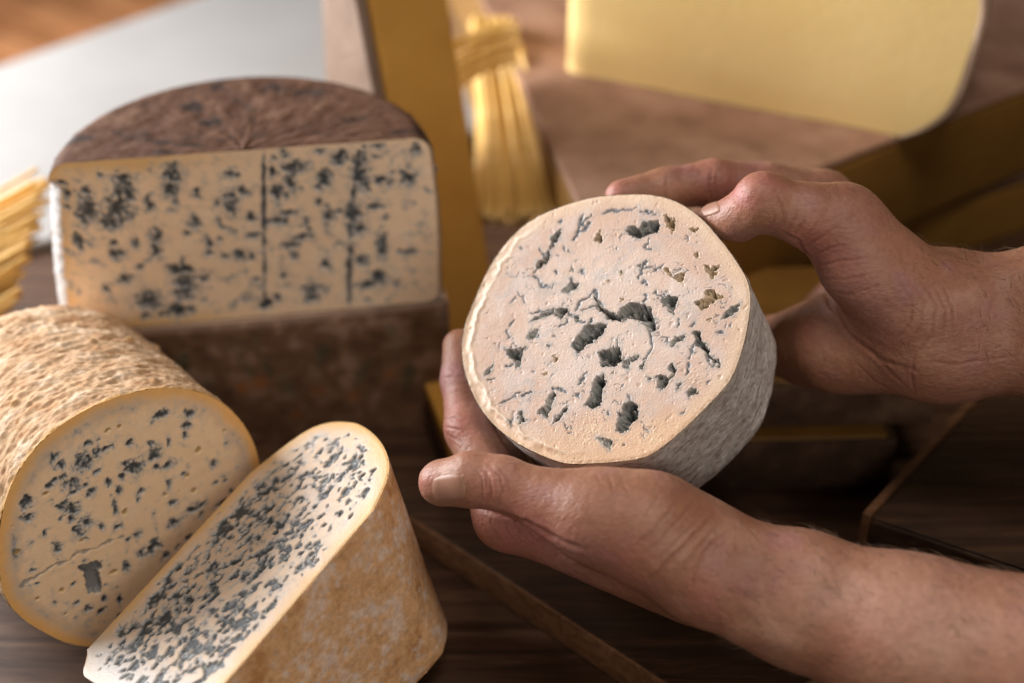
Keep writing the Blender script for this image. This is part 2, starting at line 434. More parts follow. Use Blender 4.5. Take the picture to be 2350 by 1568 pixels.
H_VEINS = [(0.47,[(-32.9,29.8),(-30.3,28.2),(-27.7,24.5),(-23.6,22.2),(-21.8,24.0)]),(0.85,[(-12.0,45.9),(-9.3,51.5),(-5.6,55.3),(-2.5,56.4)]),(0.66,[(-10.9,49.6),(-6.7,49.9),(-4.4,52.9)]),(0.57,[(-8.7,52.6),(-7.6,57.4)]),(0.38,[(2.7,57.1),(8.8,57.0),(14.9,56.4),(19.5,56.6)]),(0.47,[(20.9,54.1),(25.8,52.1),(28.7,51.0)]),(0.57,[(-11.1,8.8),(-9.5,12.8),(-4.5,15.2),(-1.9,17.4),(-1.5,12.5),(1.4,8.9)]),(0.47,[(-8.6,8.4),(-4.6,9.3),(-0.6,9.2)]),(0.57,[(18.6,19.8),(20.7,23.7),(22.3,27.7)]),(0.57,[(25.5,21.8),(28.6,24.4)]),(0.47,[(22.7,24.4),(25.6,24.4)]),(0.57,[(-16.7,9.2),(-13.7,6.1),(-10.7,3.5),(-7.8,1.9)]),(0.47,[(-33.0,11.3),(-26.8,10.8),(-21.7,11.1)]),(0.76,[(26.6,11.5),(29.4,9.0),(30.2,6.7)]),(0.47,[(22.4,-6.5),(23.7,-11.3),(23.0,-16.3),(19.4,-20.8)]),(0.47,[(52.6,-26.2),(49.7,-28.3)]),(0.47,[(42.4,-16.2),(41.3,-20.1),(39.7,-22.8)]),(0.47,[(-47.4,-32.1),(-44.4,-30.0),(-40.8,-29.5),(-39.3,-27.6)]),(0.47,[(-37.3,-29.4),(-33.7,-28.9)]),(0.28,[(-43.4,17.3),(-41.8,19.8)]),(0.28,[(-39.7,22.2),(-37.6,20.2),(-36.6,16.2)]),(0.38,[(-45.4,3.7),(-43.9,0.2)]),(0.38,[(-42.3,8.5),(-43.9,5.5)]),(0.47,[(36.0,-4.0),(34.9,-6.9)]),(0.47,[(41.0,-7.9),(43.0,-6.2)]),(0.57,[(38.0,-30.0),(40.1,-25.9)]),(0.47,[(-10.4,-27.1),(-8.3,-23.8)]),(0.66,[(-12.4,-32.4),(-11.0,-34.6)]),(0.38,[(22.6,34.6),(25.0,33.7)]),(0.38,[(24.2,38.1),(22.1,35.3)]),(0.38,[(11.7,-36.2),(12.1,-39.7)]),(0.38,[(7.7,-9.9),(7.1,-13.9)]),(0.57,[(-10.4,-3.9),(-7.8,-1.7),(-5.3,-0.0),(-3.8,2.3)]),(0.47,[(-17.2,41.9),(-16.2,40.0)]),(0.38,[(-20.9,38.7),(-20.3,38.0)]),(0.38,[(-14.6,39.7),(-13.9,39.0)]),(0.47,[(-9.2,28.9),(-7.7,27.6)]),(0.38,[(-21.5,30.5),(-20.9,29.6)]),(0.47,[(20.9,17.5),(22.4,16.5)]),(0.47,[(20.1,7.9),(21.6,8.7),(20.7,11.0)]),(0.38,[(29.8,7.3),(30.9,10.3)]),(0.47,[(-34.6,-1.8),(-33.6,0.7),(-30.5,-1.3)]),(0.47,[(-3.0,-26.6),(-7.7,-38.1)]),(0.47,[(25.9,-3.4),(23.4,-7.1)]),(0.38,[(8.2,37.3),(8.7,36.6)]),(0.38,[(-20.8,2.4),(-16.8,2.3),(-15.2,4.2)]),(0.47,[(-45.4,-14.8),(-42.8,-13.7)]),(0.38,[(-54.1,-20.9),(-51.5,-19.7)]),(0.47,[(-19.1,56.2),(-17.5,57.0)]),(0.38,[(-27.1,40.3),(-28.6,43.4)]),(0.38,[(-39.1,46.4),(-37.5,45.6)]),(0.47,[(-23.2,-28.8),(-17.3,-30.7)]),(0.38,[(-7.3,-23.5),(-11.4,-28.5)]),(0.47,[(48.8,-27.6),(47.2,-22.9)]),(0.38,[(53.0,-12.3),(55.7,-13.2)]),(0.38,[(34.8,-47.7),(36.2,-46.9)]),(0.47,[(1.9,-43.3),(2.3,-44.4)]),(0.38,[(28.5,-11.5),(30.7,-13.9)])]
A_RIM = [(66.3,-0.2),(62.9,22.3),(51.5,43.9),(39.8,54.8),(25.6,62.4),(6.9,66.5),(-17.4,66.0),(-35.3,59.5),(-49.2,47.7),(-57.9,33.2),(-64.2,12.4),(-67.0,-2.3),(-65.3,-16.0),(-55.4,-35.2),(-44.8,-49.9),(-38.3,-55.3)]
A_BLOBS = [(22.8,49.1,3.2,1.9),(36.3,43.5,2.6,2.6),(33.4,37.5,1.9,1.3),(23.4,33.0,1.1,2.1),(5.1,41.2,1.3,2.3),(-13.8,50.3,2.1,1.6),(-5.7,44.0,2.6,1.6),(-29.3,50.7,2.1,1.6),(-27.4,45.6,1.6,2.1),(-17.9,41.6,3.7,4.2),(-10.0,43.7,2.1,2.1),(15.4,30.0,3.2,3.2),(4.9,27.8,4.2,3.2),(1.4,32.0,2.6,1.3),(20.4,21.3,3.2,1.6),(14.5,23.0,1.6,1.3),(42.9,11.4,2.1,1.6),(41.9,0.2,1.3,0.8),(46.5,-0.8,1.1,0.8),(-25.2,33.1,3.2,3.2),(-27.9,39.3,1.6,1.6),(-19.0,30.0,1.3,1.1),(-8.7,25.9,1.6,1.6),(5.3,14.4,2.1,1.6),(-5.0,20.3,1.3,2.1),(-16.9,25.2,1.6,1.9),(-25.0,29.4,2.1,1.1),(-34.6,37.3,1.6,1.3),(-46.5,34.5,2.6,3.2),(-47.3,27.0,2.6,2.1),(-31.2,25.3,2.1,2.1),(-27.5,20.9,2.6,3.2),(-29.1,16.7,1.6,2.1),(-8.5,12.1,1.1,3.2),(-22.9,10.9,2.6,2.6),(-27.8,8.5,2.6,3.2),(-9.8,1.4,1.9,1.5),(-17.2,5.3,1.1,1.6),(17.2,-10.6,2.6,2.1),(27.7,-8.2,3.2,2.6),(33.0,-8.3,1.6,1.3),(44.2,-12.9,4.2,1.6),(-1.7,-7.6,1.9,1.9),(3.8,-19.1,2.6,3.2),(-1.8,-18.7,2.1,2.1),(6.4,-17.9,1.6,3.2),(23.0,-23.0,2.1,1.6),(-38.9,4.5,1.6,3.2),(-6.4,-8.3,1.1,1.1),(-10.5,-21.8,1.6,2.6),(-22.3,-27.0,0.8,0.8),(-33.6,-35.0,2.1,1.6),(-26.9,-39.7,2.1,1.1),(-37.7,-29.2,1.6,1.3),(-24.4,-33.8,1.3,1.6),(-17.4,-37.9,1.1,1.9),(9.1,-27.4,1.6,2.1),(19.4,0.1,2.1,1.5),(32.0,33.2,1.3,1.5),(14.6,36.6,1.3,1.3),(-32.1,39.0,1.5,1.3),(-13.2,34.4,1.7,1.3),(-2.0,26.3,1.7,1.5)]
A_OLIVE = [(36.7,22.1,1.6,2.1),(28.7,11.4,1.6,1.6),(-37.3,34.5,2.1,1.6),(-4.7,6.9,1.6,1.9),(30.3,1.6,1.6,1.6),(22.7,4.8,0.8,0.8),(16.2,6.9,0.8,1.5),(-26.9,3.0,1.6,1.3),(-55.7,11.9,2.6,1.6),(-17.1,-21.3,2.1,1.3),(-42.7,-18.4,1.3,1.3),(-53.9,-16.3,1.3,1.1),(-43.8,-31.6,1.1,0.8),(51.7,26.3,1.1,1.1),(-3.7,52.6,1.5,1.5),(2.0,51.7,1.1,1.1),(-55.3,25.8,0.8,0.8),(58.5,18.0,1.1,0.8),(-31.6,19.3,0.8,0.8)]
A_HOLE = [(-31.1,-10.1),(-23.5,-10.5),(-21.3,-13.0),(-23.7,-18.2),(-23.0,-22.6),(-25.8,-30.2),(-30.2,-27.7),(-30.8,-18.1)]
A_STREAK = [(-57.5,-5.3),(-47.9,-4.4),(-33.8,-3.4),(-17.8,-4.6),(-9.0,-4.9)]
C_BLOBS = [(-77.4,74.9,4.1,6.8),(-79.8,70.0,2.9,4.1),(-60.3,82.4,1.7,6.8),(-55.3,83.2,2.3,6.2),(-62.2,73.6,4.7,6.8),(-66.7,66.2,4.7,4.1),(-84.9,56.0,1.7,4.8),(-66.5,46.3,3.5,2.7),(-67.5,53.7,1.7,1.4),(-64.9,30.5,2.9,2.1),(-75.4,25.3,1.7,2.1),(-55.0,16.2,5.2,4.8),(-45.5,55.0,2.3,4.8),(-46.6,47.1,2.3,3.4),(-24.9,62.4,2.3,2.7),(-34.3,24.0,4.7,6.2),(-38.7,34.1,2.9,2.7),(-37.2,20.1,3.5,2.7),(-24.7,27.2,2.3,2.1),(-40.0,7.6,4.1,5.5),(-49.4,6.4,1.4,1.6),(-57.6,6.6,1.7,1.6),(-32.2,91.4,3.5,5.5),(-30.4,96.2,2.3,2.1),(-34.5,82.7,3.5,3.4),(-4.6,72.4,2.9,5.5),(1.7,78.3,1.7,2.7),(-3.6,39.6,2.9,2.7),(-19.4,42.5,1.7,1.6),(7.0,7.0,3.5,3.4),(63.2,83.4,3.5,8.2),(63.9,76.8,3.5,2.1),(58.7,58.8,3.5,6.8),(59.9,50.0,4.1,2.7),(72.8,38.5,2.3,6.8),(69.9,17.8,3.5,4.1),(63.7,14.2,5.8,2.1),(74.3,99.6,5.8,1.6),(43.4,99.0,2.9,1.6),(93.4,96.2,2.3,3.4),(25.1,100.5,2.9,2.7),(29.7,90.0,5.2,2.7),(44.8,81.1,2.9,4.1),(26.7,81.3,2.3,4.8),(19.4,75.5,2.9,3.4),(24.0,63.3,4.1,1.6),(17.8,58.5,4.7,2.1),(44.3,58.8,1.7,4.8),(30.7,47.9,3.5,1.6),(23.4,43.9,3.5,2.1),(25.0,36.2,1.7,2.1),(32.6,14.4,4.1,3.4),(32.2,8.8,2.9,2.7),(13.3,10.7,1.7,2.1),(70.0,63.2,3.5,1.6),(61.1,30.0,2.9,2.7),(73.2,78.7,3.5,2.1),(53.7,94.4,3.5,4.1),(88.1,78.7,3.5,4.1),(-45.6,74.0,1.7,2.1),(-57.3,91.0,4.7,2.1),(-76.7,85.0,1.7,2.1),(-85.5,84.5,2.3,2.1),(-88.7,91.1,2.3,1.6),(4.5,62.4,2.3,2.1),(4.6,51.7,2.9,1.6),(-2.7,88.9,2.9,2.1),(-56.6,52.1,1.4,2.7),(-56.5,37.2,1.7,1.6)]
C_LINES = [(1.3,[(15.5,101.2),(12.6,74.8),(9.5,41.8),(5.9,1.4)]),(1.8,[(63.9,96.1),(60.5,77.1),(56.9,57.7),(54.6,30.6),(52.1,2.4)])]

# ------------------------------------------------------------------ the setting
def slab(name, poly, z0, z1, mat, parent=None, bevel=0.003, top=None, **kw):
    """upright prism over a ground outline (list of xy); top: optional second outline for a leaning prism"""
    bm = bmesh.new()
    top = top or poly
    lo = [bm.verts.new((p[0], p[1], z0)) for p in poly]
    hi = [bm.verts.new((p[0], p[1], z1)) for p in top]
    bm.faces.new(lo[::-1])
    bm.faces.new(hi)
    n = len(poly)
    for k in range(n):
        bm.faces.new((lo[k], lo[(k + 1) % n], hi[(k + 1) % n], hi[k]))
    bmesh.ops.recalc_face_normals(bm, faces=bm.faces)
    if bevel:
        bmesh.ops.bevel(bm, geom=list(bm.edges), offset=bevel, segments=3, profile=0.6, affect='EDGES', clamp_overlap=True)
    me = bpy.data.meshes.new(name)
    bm.to_mesh(me)
    bm.free()
    for p in me.polygons: p.use_smooth = True
    try:
        me.set_sharp_from_angle(angle=math.radians(40))
    except Exception:
        pass
    return link(name, me, mat, parent, **kw)

def xy(*pts):
    """ground outline from sight lines (u, v, z)"""
    return [tuple(on_z(u, v, z)[:2]) for u, v, z in pts]

def wood_mat(name, dark, mid, light, grain=(1, 14, 14), scale=14, rot=0.0, rough=0.55):
    m, nt, b = mat_new(name)
    v = coords(nt, grain, (0, 0, rot))
    f = noise(nt, v, scale, 8, 0.62, 0.6)
    f2 = noise(nt, coords(nt), 9, 5, 0.6)
    c = ramp(nt, f, [(0.28, dark), (0.5, mid), (0.74, light)])
    c = mulc(nt, c, ramp(nt, f2, [(0.3, (0.6, 0.57, 0.55)), (0.68, (1, 1, 1))]))
    nt.links.new(c, b.inputs['Base Color'])
    nt.links.new(ramp(nt, f, [(0.3, (rough + 0.14,) * 3), (0.7, (rough - 0.06,) * 3)]), b.inputs['Roughness'])
    b.inputs['Specular IOR Level'].default_value = 0.25
    bump(nt, b, f, 0.0008)
    return m
M_TABLE = wood_mat('table_wood', (0.026, 0.012, 0.006), (0.075, 0.036, 0.018), (0.18, 0.10, 0.06), (1, 11, 11), 9, math.radians(38))
M_BOARD = wood_mat('board_wood', (0.022, 0.010, 0.005), (0.05, 0.024, 0.012), (0.10, 0.052, 0.027), (1, 13, 13), 12, math.radians(-32))
M_BOARD_LIT_EDGE = wood_mat('lit_board_edge_wood', (0.10, 0.045, 0.02), (0.18, 0.085, 0.04), (0.27, 0.14, 0.07), (1, 15, 15), 12, math.radians(-32))  # lighter copy of the board wood, light on the edges put into the colour
M_PLANK = wood_mat('floor_plank_wood', (0.50, 0.19, 0.075), (0.68, 0.30, 0.125), (0.80, 0.43, 0.21), (9, 1, 9), 7)
M_COUNTER = mat_noise('pale_counter', [(0.3, (0.29, 0.28, 0.272)), (0.7, (0.36, 0.35, 0.342))], 5, rough=0.45, bump_scale=120, bump_d=0.0003, spec=0.5)
M_OCHRE = mat_noise('hard_cheese_paste', [(0.3, (0.42, 0.205, 0.036)), (0.7, (0.52, 0.275, 0.058))], 14, spec=0.2, rough=0.8, bump_d=0.0004, bump_scale=140, sss=0.15)
M_OCHRE_SHADED = mat_noise('shaded_hard_cheese_paste', [(0.3, (0.20, 0.095, 0.018)), (0.7, (0.27, 0.135, 0.028))], 22, rough=0.5, bump_d=0.0004, bump_scale=140, sss=0.1)  # darker copy of the ochre paste; shade at the right put into the colour
M_YELLOW = mat_noise('pale_hard_cheese_paste', [(0.3, (0.82, 0.58, 0.23)), (0.7, (0.88, 0.66, 0.30))], 9, spec=0.2, rough=0.8, bump_d=0.0004, bump_scale=140, sss=0.15)
M_HARD_RIND = mat_noise('hard_cheese_rind', [(0.28, (0.22, 0.115, 0.072)), (0.5, (0.34, 0.19, 0.125)), (0.75, (0.45, 0.28, 0.20))], 30, rough=0.6, bump_d=0.0012, bump_scale=260)
M_DARK_RIND = mat_noise('dark_cheese_rind', [(0.3, (0.05, 0.026, 0.014)), (0.5, (0.095, 0.05, 0.028)), (0.72, (0.19, 0.11, 0.065))], 45, rough=0.75, bump_d=0.0014, bump_scale=240)
M_BEIGE_RIND = mat_noise('beige_cheese_rind', [(0.3, (0.42, 0.28, 0.19)), (0.7, (0.58, 0.42, 0.31))], 40, rough=0.7, bump_d=0.001, bump_scale=240)
M_STRAW = mat_noise('straw', [(0.3, (0.55, 0.29, 0.06)), (0.5, (0.72, 0.46, 0.14)), (0.75, (0.86, 0.68, 0.38))], 30, (1, 1, 1), 0.6, spec=0.35)

# table top, one sheet; its far left edge is the edge of the pale counter
fa, fb = on_z(0, 150, 0.008), on_z(430, 0, 0.008)
fd = unit((fb - fa) * [1, 1, 0])
f0, f1 = fa - fd * 0.9, fb + fd * 0.95
tb = slab('table', [tuple((fa - fd * 2.2)[:2]), (2.4, -0.6), (2.4, 2.6), tuple((fb + fd * 1.6)[:2])], -0.04, 0.0, M_TABLE, None, 0.004, kind='structure')
na, nb_ = on_z(-500, 690, 0.008), on_z(1060, 330, 0.008)
slab('counter', [tuple(na[:2]), tuple(nb_[:2]), tuple(f1[:2]), tuple(f0[:2])], 0.001, 0.008, M_COUNTER, None, 0.002, kind='structure')
# reddish boarded floor of the next level beyond the counter
floor = bpy.data.objects.new('floor', None)
COL.objects.link(floor)
floor['kind'] = 'structure'
floor.location = (f0[0], f0[1], -0.16)
floor.rotation_euler = (0, 0, math.atan2(fd[1], fd[0]))
pw = 0.085
plank_me = None
for k in range(30):
    if plank_me is None:
        o = slab('plank', [(0, -0.25), (pw - 0.003, -0.25), (pw - 0.003, 1.3), (0, 1.3)], -0.02, 0.0, M_PLANK, floor, 0.003)
        plank_me = o.data
    else:
        o = link('plank', plank_me, None, floor)
    o.location = (k * pw, 0.03 * math.sin(k * 2.3), 0.0015 * math.sin(k * 5.1))

# ------------------------------------------------------------------ boards and hard cheeses behind
def rind_capped(name, label, poly, z0, z1, paste, rind, cat='cheese', group=None, cap=0.004, bevel=0.003, rind_bottom=False):
    c = np.mean(np.array(poly), 0)
    t = thing(name, label, cat, (c[0], c[1], z0), group)
    loc = [(p[0] - c[0], p[1] - c[1]) for p in poly]
    slab('paste', loc, (cap + 0.0004) if rind_bottom else 0.0, z1 - z0 - cap, paste, t, bevel)
    slab('rind', loc, z1 - z0 - cap + 0.0004, z1 - z0, rind, t, min(bevel, cap * 0.45))
    if rind_bottom:
        slab('rind', loc, 0.0, cap, rind, t, min(bevel, cap * 0.45))
    return t

def sector(apex, pa, pb, radius, n=16):
    apex = np.array(apex); da = unit(np.array(pa) - apex); db = unit(np.array(pb) - apex)
    a0, a1 = math.atan2(da[1], da[0]), math.atan2(db[1], db[0])
    pts = [tuple(apex)]
    for k in range(n + 1):
        a = a0 + (a1 - a0) * k / n
        pts.append((apex[0] + radius * math.cos(a), apex[1] + radius * math.sin(a)))
    return pts

ZB0, ZB1 = 0.050, 0.122
ap, la, ra = xy((1381, 581, ZB1), (1195, 190, ZB1), (2350, 200, ZB1))
big_poly = sector(ap, ra, la, 0.62)
rind_capped('cheese_wedge', 'large hard cheese wedge with brown rind top, lying under the pale yellow wedge', big_poly, ZB0, ZB1, M_OCHRE_SHADED, M_HARD_RIND, 'cheese', None, 0.005, 0.004)
ap2 = (ap[0] + 0.012, ap[1] + 0.05)
rind_capped('cheese_wedge', 'lowest hard cheese wedge, a dark ochre strip beneath the brown-topped wedge', sector(ap2, (ra[0] + 0.05, ra[1] + 0.03), (la[0], la[1] + 0.05), 0.56), 0.0, ZB0 - 0.0015, M_OCHRE_SHADED, M_DARK_RIND, 'cheese', None, 0.006, 0.003)

# pale yellow wedge standing on the brown rind
gz = ZB1 + 0.0006
g0, g1 = on_z(1296, 166, gz), on_z(2105, 322, gz)
gd = unit((g1 - g0) * [1, 1, 0]); gb = np.array([-gd[1], gd[0], 0])
gl = float(np.linalg.norm((g1 - g0)[:2]))
t = thing('cheese_wedge', 'pale yellow hard cheese wedge standing on the brown rind of the large wedge', 'cheese', tuple(g0))
t.rotation_euler = (0, 0, math.atan2(gd[1], gd[0]))
def bulge(x0, y1, off=0.0, h=0.118, n=14):
    """outline of the rind end, seen from above, and its swell in height"""
    return [(x0 + off, y) for y in np.linspace(0, y1, n)]
nz, ny = 22, 14
def wedge_mesh(th0, th1):
    """closed strip between two offsets of the swollen rind end"""
    vs, idx = [], {}
    for s, off in ((0, th0), (1, th1)):
        for i in range(nz):
            z = 0.118 * i / (nz - 1)
            for j in range(ny):
                y = 0.15 * j / (ny - 1)
                sw = 0.026 * (1 - (2 * (z / 0.118) - 1) ** 4) - 0.012 * (1 - z / 0.118) + off
                vs.append((gl + sw - 0.25 * y * (y / 0.15), y - 0.0004 * s, z))
    q = []
    N = nz * ny
    for i in range(nz - 1):
        for j in range(ny - 1):
            a = i * ny + j
            q.append((N + a, N + a + 1, N + a + ny + 1, N + a + ny))
            q.append((a, a + ny, a + ny + 1, a + 1))
    for i in range(nz - 1):
        for j in (0, ny - 1):
            a = i * ny + j
            q.append((a, N + a, N + a + ny, a + ny) if j == 0 else (a, a + ny, N + a + ny, N + a))
    for j in range(ny - 1):
        for i in (0, nz - 1):
            a = i * ny + j
            q.append((a, a + 1, N + a + 1, N + a) if i == 0 else (a, N + a, N + a + 1, a + 1))
    return vs, q
vs, q = wedge_mesh(0.0, 0.004)
link('rind', np_mesh('rind', vs, q), M_BEIGE_RIND, t)
# its paste: front face, left lit end, top, following the swollen end
vs, q = [], []
nx = 30
for i in range(nz):
    z = 0.118 * i / (nz - 1)
    xe = gl + 0.026 * (1 - (2 * (z / 0.118) - 1) ** 4) - 0.012 * (1 - z / 0.118)
    for k in range(nx):
        x = xe * k / (nx - 1)
        e = min(x, 0.004) / 0.004
        vs.append((x, 0.004 * (1 - e) ** 2 + 0.0008 * math.sin(x * 40 + z * 30), z))
for i in range(nz):
    z = 0.118 * i / (nz - 1)
    vs.append((0.0, 0.15, z)); vs.append((gl - 0.09, 0.15, z))
fr = nz * nx
for i in range(nz - 1):
    for k in range(nx - 1):
        a = i * nx + k
        q.append((a, a + 1, a + nx + 1, a + nx))
    q.append((i * nx, (i + 1) * nx, fr + 2 * (i + 1), fr + 2 * i))
    q.append((fr + 2 * i, fr + 2 * (i + 1), fr + 2 * (i + 1) + 1, fr + 2 * i + 1))
top = (nz - 1) * nx
for k in range(nx - 1):
    f = k / (nx - 1)
    q.append((top + k, top + k + 1, fr + 2 * (nz - 1) + (1 if f > 0.5 else 0), fr + 2 * (nz - 1) + (1 if (k / (nx - 1)) > 0.5 else 0)))
q = [f for f in q if len(set(f)) == 4]
link('paste', np_mesh('paste', vs, q), M_YELLOW, t)
slab('rind_top', [(0.001, 0.002), (gl + 0.004, 0.002), (gl - 0.088, 0.149), (0.001, 0.149)], 0.1184, 0.124, M_BEIGE_RIND, t, 0.002)

# tall wedge standing upright behind the half wheel
tz = 0.30
b_r, b_l = on_z(1158, 815, 0.0), on_z(1000, 815, 0.0)
t_r, t_l = at(1012, -90, 0.84), at(826, -90, 0.82)
zt = float((t_r[2] + t_l[2]) / 2)
b_lb = on_z(792, 690, 0.0)
b_rb = b_lb + (b_r - b_l)
t_lb = at(764, -90, 0.90); t_lb[2] = zt; t_rb = t_lb + (t_r - t_l)
t = thing('cheese_wedge', 'tall upright hard cheese slab with ochre cut face, behind the half wheel', 'cheese', (float(b_l[0]), float(b_l[1]), 0))
L = lambda p: (p[0] - b_l[0], p[1] - b_l[1])
slab('paste', [L(b_l), L(b_r), L(b_rb), L(b_lb)], 0.0005, zt, M_OCHRE, t, 0.004, [L(t_l), L(t_r), L(t_rb), L(t_lb)])
dn = np.array([-0.0035, -0.0005, 0])
rl = [b_l + dn * 2.0, b_l + dn * 0.15, b_lb + dn * 0.15, b_lb + dn * 2.0]
rt = [t_l + dn * 2.0, t_l + dn * 0.15, t_lb + dn * 0.15, t_lb + dn * 2.0]
slab('rind', [L(p) for p in rl], 0.0005, zt, mat_noise('tan_cheese_rind', [(0.3, (0.15, 0.09, 0.058)), (0.7, (0.22, 0.145, 0.10))], 40, rough=0.75, bump_d=0.001, bump_scale=240), t, 0.0015, [L(p) for p in rt])

# straw
def straw_mesh(name, length, r):
    vs, q = [], []
    ns, nr = 9, 8
    for i in range(ns):
        x = length * i / (ns - 1)
        rr = r * (1.0 + (0.18 if i in (3, 6) else 0))
        for k in range(nr):
            a = 2 * math.pi * k / nr
            vs.append((x, rr * math.cos(a) + 0.004 * math.sin(3 * i / ns), rr * math.sin(a) + 0.003 * math.sin(2.2 * i / ns)))
    for i in range(ns - 1):
        for k in range(nr):
            q.append((i * nr + k, i * nr + (k + 1) % nr, (i + 1) * nr + (k + 1) % nr, (i + 1) * nr + k))
    me = np_mesh(name, vs, q)
    me.materials.append(M_STRAW)
    return me
straw_a = straw_mesh('straw', 0.17, 0.0015)
straw_b = straw_mesh('straw', 0.055, 0.0016)
straw_c = straw_mesh('straw', 0.19, 0.0016)
def bundle(label, mesh, base, ends):
    t = thing('straw_bundle', label, 'straw', tuple(base))
    for p, q_ in ends:
        p, q_ = np.array(p), np.array(q_)
        d = unit(q_ - p)
        o = link('straw', mesh, None, t)
        o.rotation_euler = Vector(d).to_track_quat('X', 'Z').to_euler()
        o.location = tuple(p - np.array(base))
    return t
ends = []
for k in range(128):
    row = (k % 32) * 0.28; lay = k // 32
    d = 0.86 + 0.012 * lay + random.uniform(-0.01, 0.01)
    v0 = 500 + row * 30 + random.uniform(-16, 16)
    p = at(-190 + random.uniform(-25, 10), v0 + 90, d + 0.01)
    e = at(112 - 9 * row + random.uniform(-26, 10), v0 - 62 + 30 * random.uniform(-1, 1), d)
    ends.append((e - unit(e - p) * 0.17, e))
mn = min(min(a[2], b[2]) for a, b in ends)
bundle('golden straw bundle at the left edge beside the half wheel', straw_a, (ends[0][0][0], ends[0][0][1], 0), ends)
ends = []
for k in range(92):
    f = random.random(); lay = random.random()
    p = at(1082 + 92 * f, 40 + 20 * random.random(), 1.02 - 0.02 * lay)
    e = at(1098 + 225 * f + random.uniform(-22, 14), 550 + random.uniform(-40, 25), 0.90 - 0.02 * lay)
    ends.append((p, e))
bundle('pale golden straw sheaf lying between the tall slab and the brown-topped wedge', straw_c, (ends[0][0][0], ends[0][0][1], 0.0), ends)
ends = []
for k in range(14):
    p = at(1040 + random.uniform(-10, 8), 96 + 8.5 * k + random.uniform(-5, 5), 0.915 + 0.004 * (k % 3))
    e = at(1195 + random.uniform(-12, 12), 60 + 6.4 * k + random.uniform(-22, 22), 0.945 + 0.004 * (k % 3))
    ends.append((p, e))
bundle('short golden straw band lying across the top of the straw sheaf', straw_b, (ends[0][0][0], ends[0][0][1], 0.1), ends)

# stack of dark-rind slabs at the right, behind the held cheese
rind_side = M_DARK_RIND
def rind_block(label, front_l, front_r, back, z0, z1, group=None):
    a, b = np.array(front_l), np.array(front_r)
    d = unit(b - a); nrm = np.array([-d[1], d[0]])
    c = (a + b) / 2
    t = thing('cheese_slab', label, 'cheese', (c[0], c[1], z0), group)
    f = lambda p: tuple(np.array(p) - c)
    slab('paste', [f(a + nrm * 0.004), f(b - d * 0.004 + nrm * 0.004), f(b - d * 0.004 + nrm * back), f(a + nrm * back)], 0.0005, z1 - z0, M_OCHRE_SHADED, t, 0.002)
    slab('rind', [f(a), f(b), f(b + nrm * back), f(b - d * 0.0036 + nrm * back), f(b - d * 0.0036 + nrm * 0.0036), f(a + nrm * 0.0036)], 0.0, z1 - z0 - 0.001, rind_side, t, 0.0012)
    return t
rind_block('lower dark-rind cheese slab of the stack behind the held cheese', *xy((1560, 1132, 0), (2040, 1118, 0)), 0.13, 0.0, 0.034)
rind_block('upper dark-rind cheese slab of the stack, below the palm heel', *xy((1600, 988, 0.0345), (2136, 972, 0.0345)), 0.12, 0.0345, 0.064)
# ochre slab to the left of the cupping hand
rind_capped('cheese_slab', 'ochre cheese slab on the table behind the upright left index finger', xy((966, 862, 0.03), (1042, 1050, 0.03), (1300, 1030, 0.03), (1290, 850, 0.03)), 0.0, 0.03, M_DARK_RIND, M_OCHRE, 'cheese', None, 0.012, 0.002)

# boards on the table
def board(label, poly, z0, z1, top, edge, bevel=0.002):
    c = np.mean(np.array(poly), 0)
    t = thing('wooden_board', label, 'board', (c[0], c[1], z0))
    loc = [(p[0] - c[0], p[1] - c[1]) for p in poly]
    slab('edge_band', loc, 0.0, z1 - z0 - 0.0016, edge, t, bevel)
    slab('top_face', [(p[0] * 0.992, p[1] * 0.992) for p in loc], z1 - z0 - 0.0012, z1 - z0, top, t, 0.0005)
    return t
board('dark wooden board running diagonally across the table under the lower forearm', xy((846, 1120, 0.022), (1660, 1650, 0.022), (2150, 1440, 0.022), (1610, 1075, 0.022)), 0.0005, 0.022, M_BOARD, M_BOARD_LIT_EDGE)
mb = board('dark wooden board at the right edge between the two forearms', xy((2262, 898, 0.045), (1998, 1188, 0.045), (2420, 1330, 0.045), (2800, 1000, 0.045)), 0.0005, 0.045, M_BOARD, M_BOARD)
ea, eb = on_z(2264, 896, 0.045) - np.array(mb.location), on_z(1997, 1189, 0.045) - np.array(mb.location)
en = unit(np.array([eb[1] - ea[1], -(eb[0] - ea[0]), 0]))
if en[0] > 0: en = -en
slab('lit_edge_strip', [tuple(ea[:2]), tuple(eb[:2]), tuple((eb + en * 0.0045)[:2]), tuple((ea + en * 0.0045)[:2])], 0.004, 0.0455, M_BOARD_LIT_EDGE, mb, 0.0008)  # the board's lit edge, put in as a strip of lighter wood

# ------------------------------------------------------------------ blue cheeses
def frame_thing(name, label, cat, origin, ex, ey, ez):
    t = thing(name, label, cat)
    m = Matrix.Identity(4)
    for k in range(3):
        m[k][0], m[k][1], m[k][2], m[k][3] = ex[k], ey[k], ez[k], origin[k]
    t.matrix_world = m
    return t

VEIN_DARK = np.array([0.055, 0.066, 0.075])
VEIN_MID = np.array([0.20, 0.215, 0.225])
VEIN_BLUE = np.array([0.30, 0.33, 0.37])

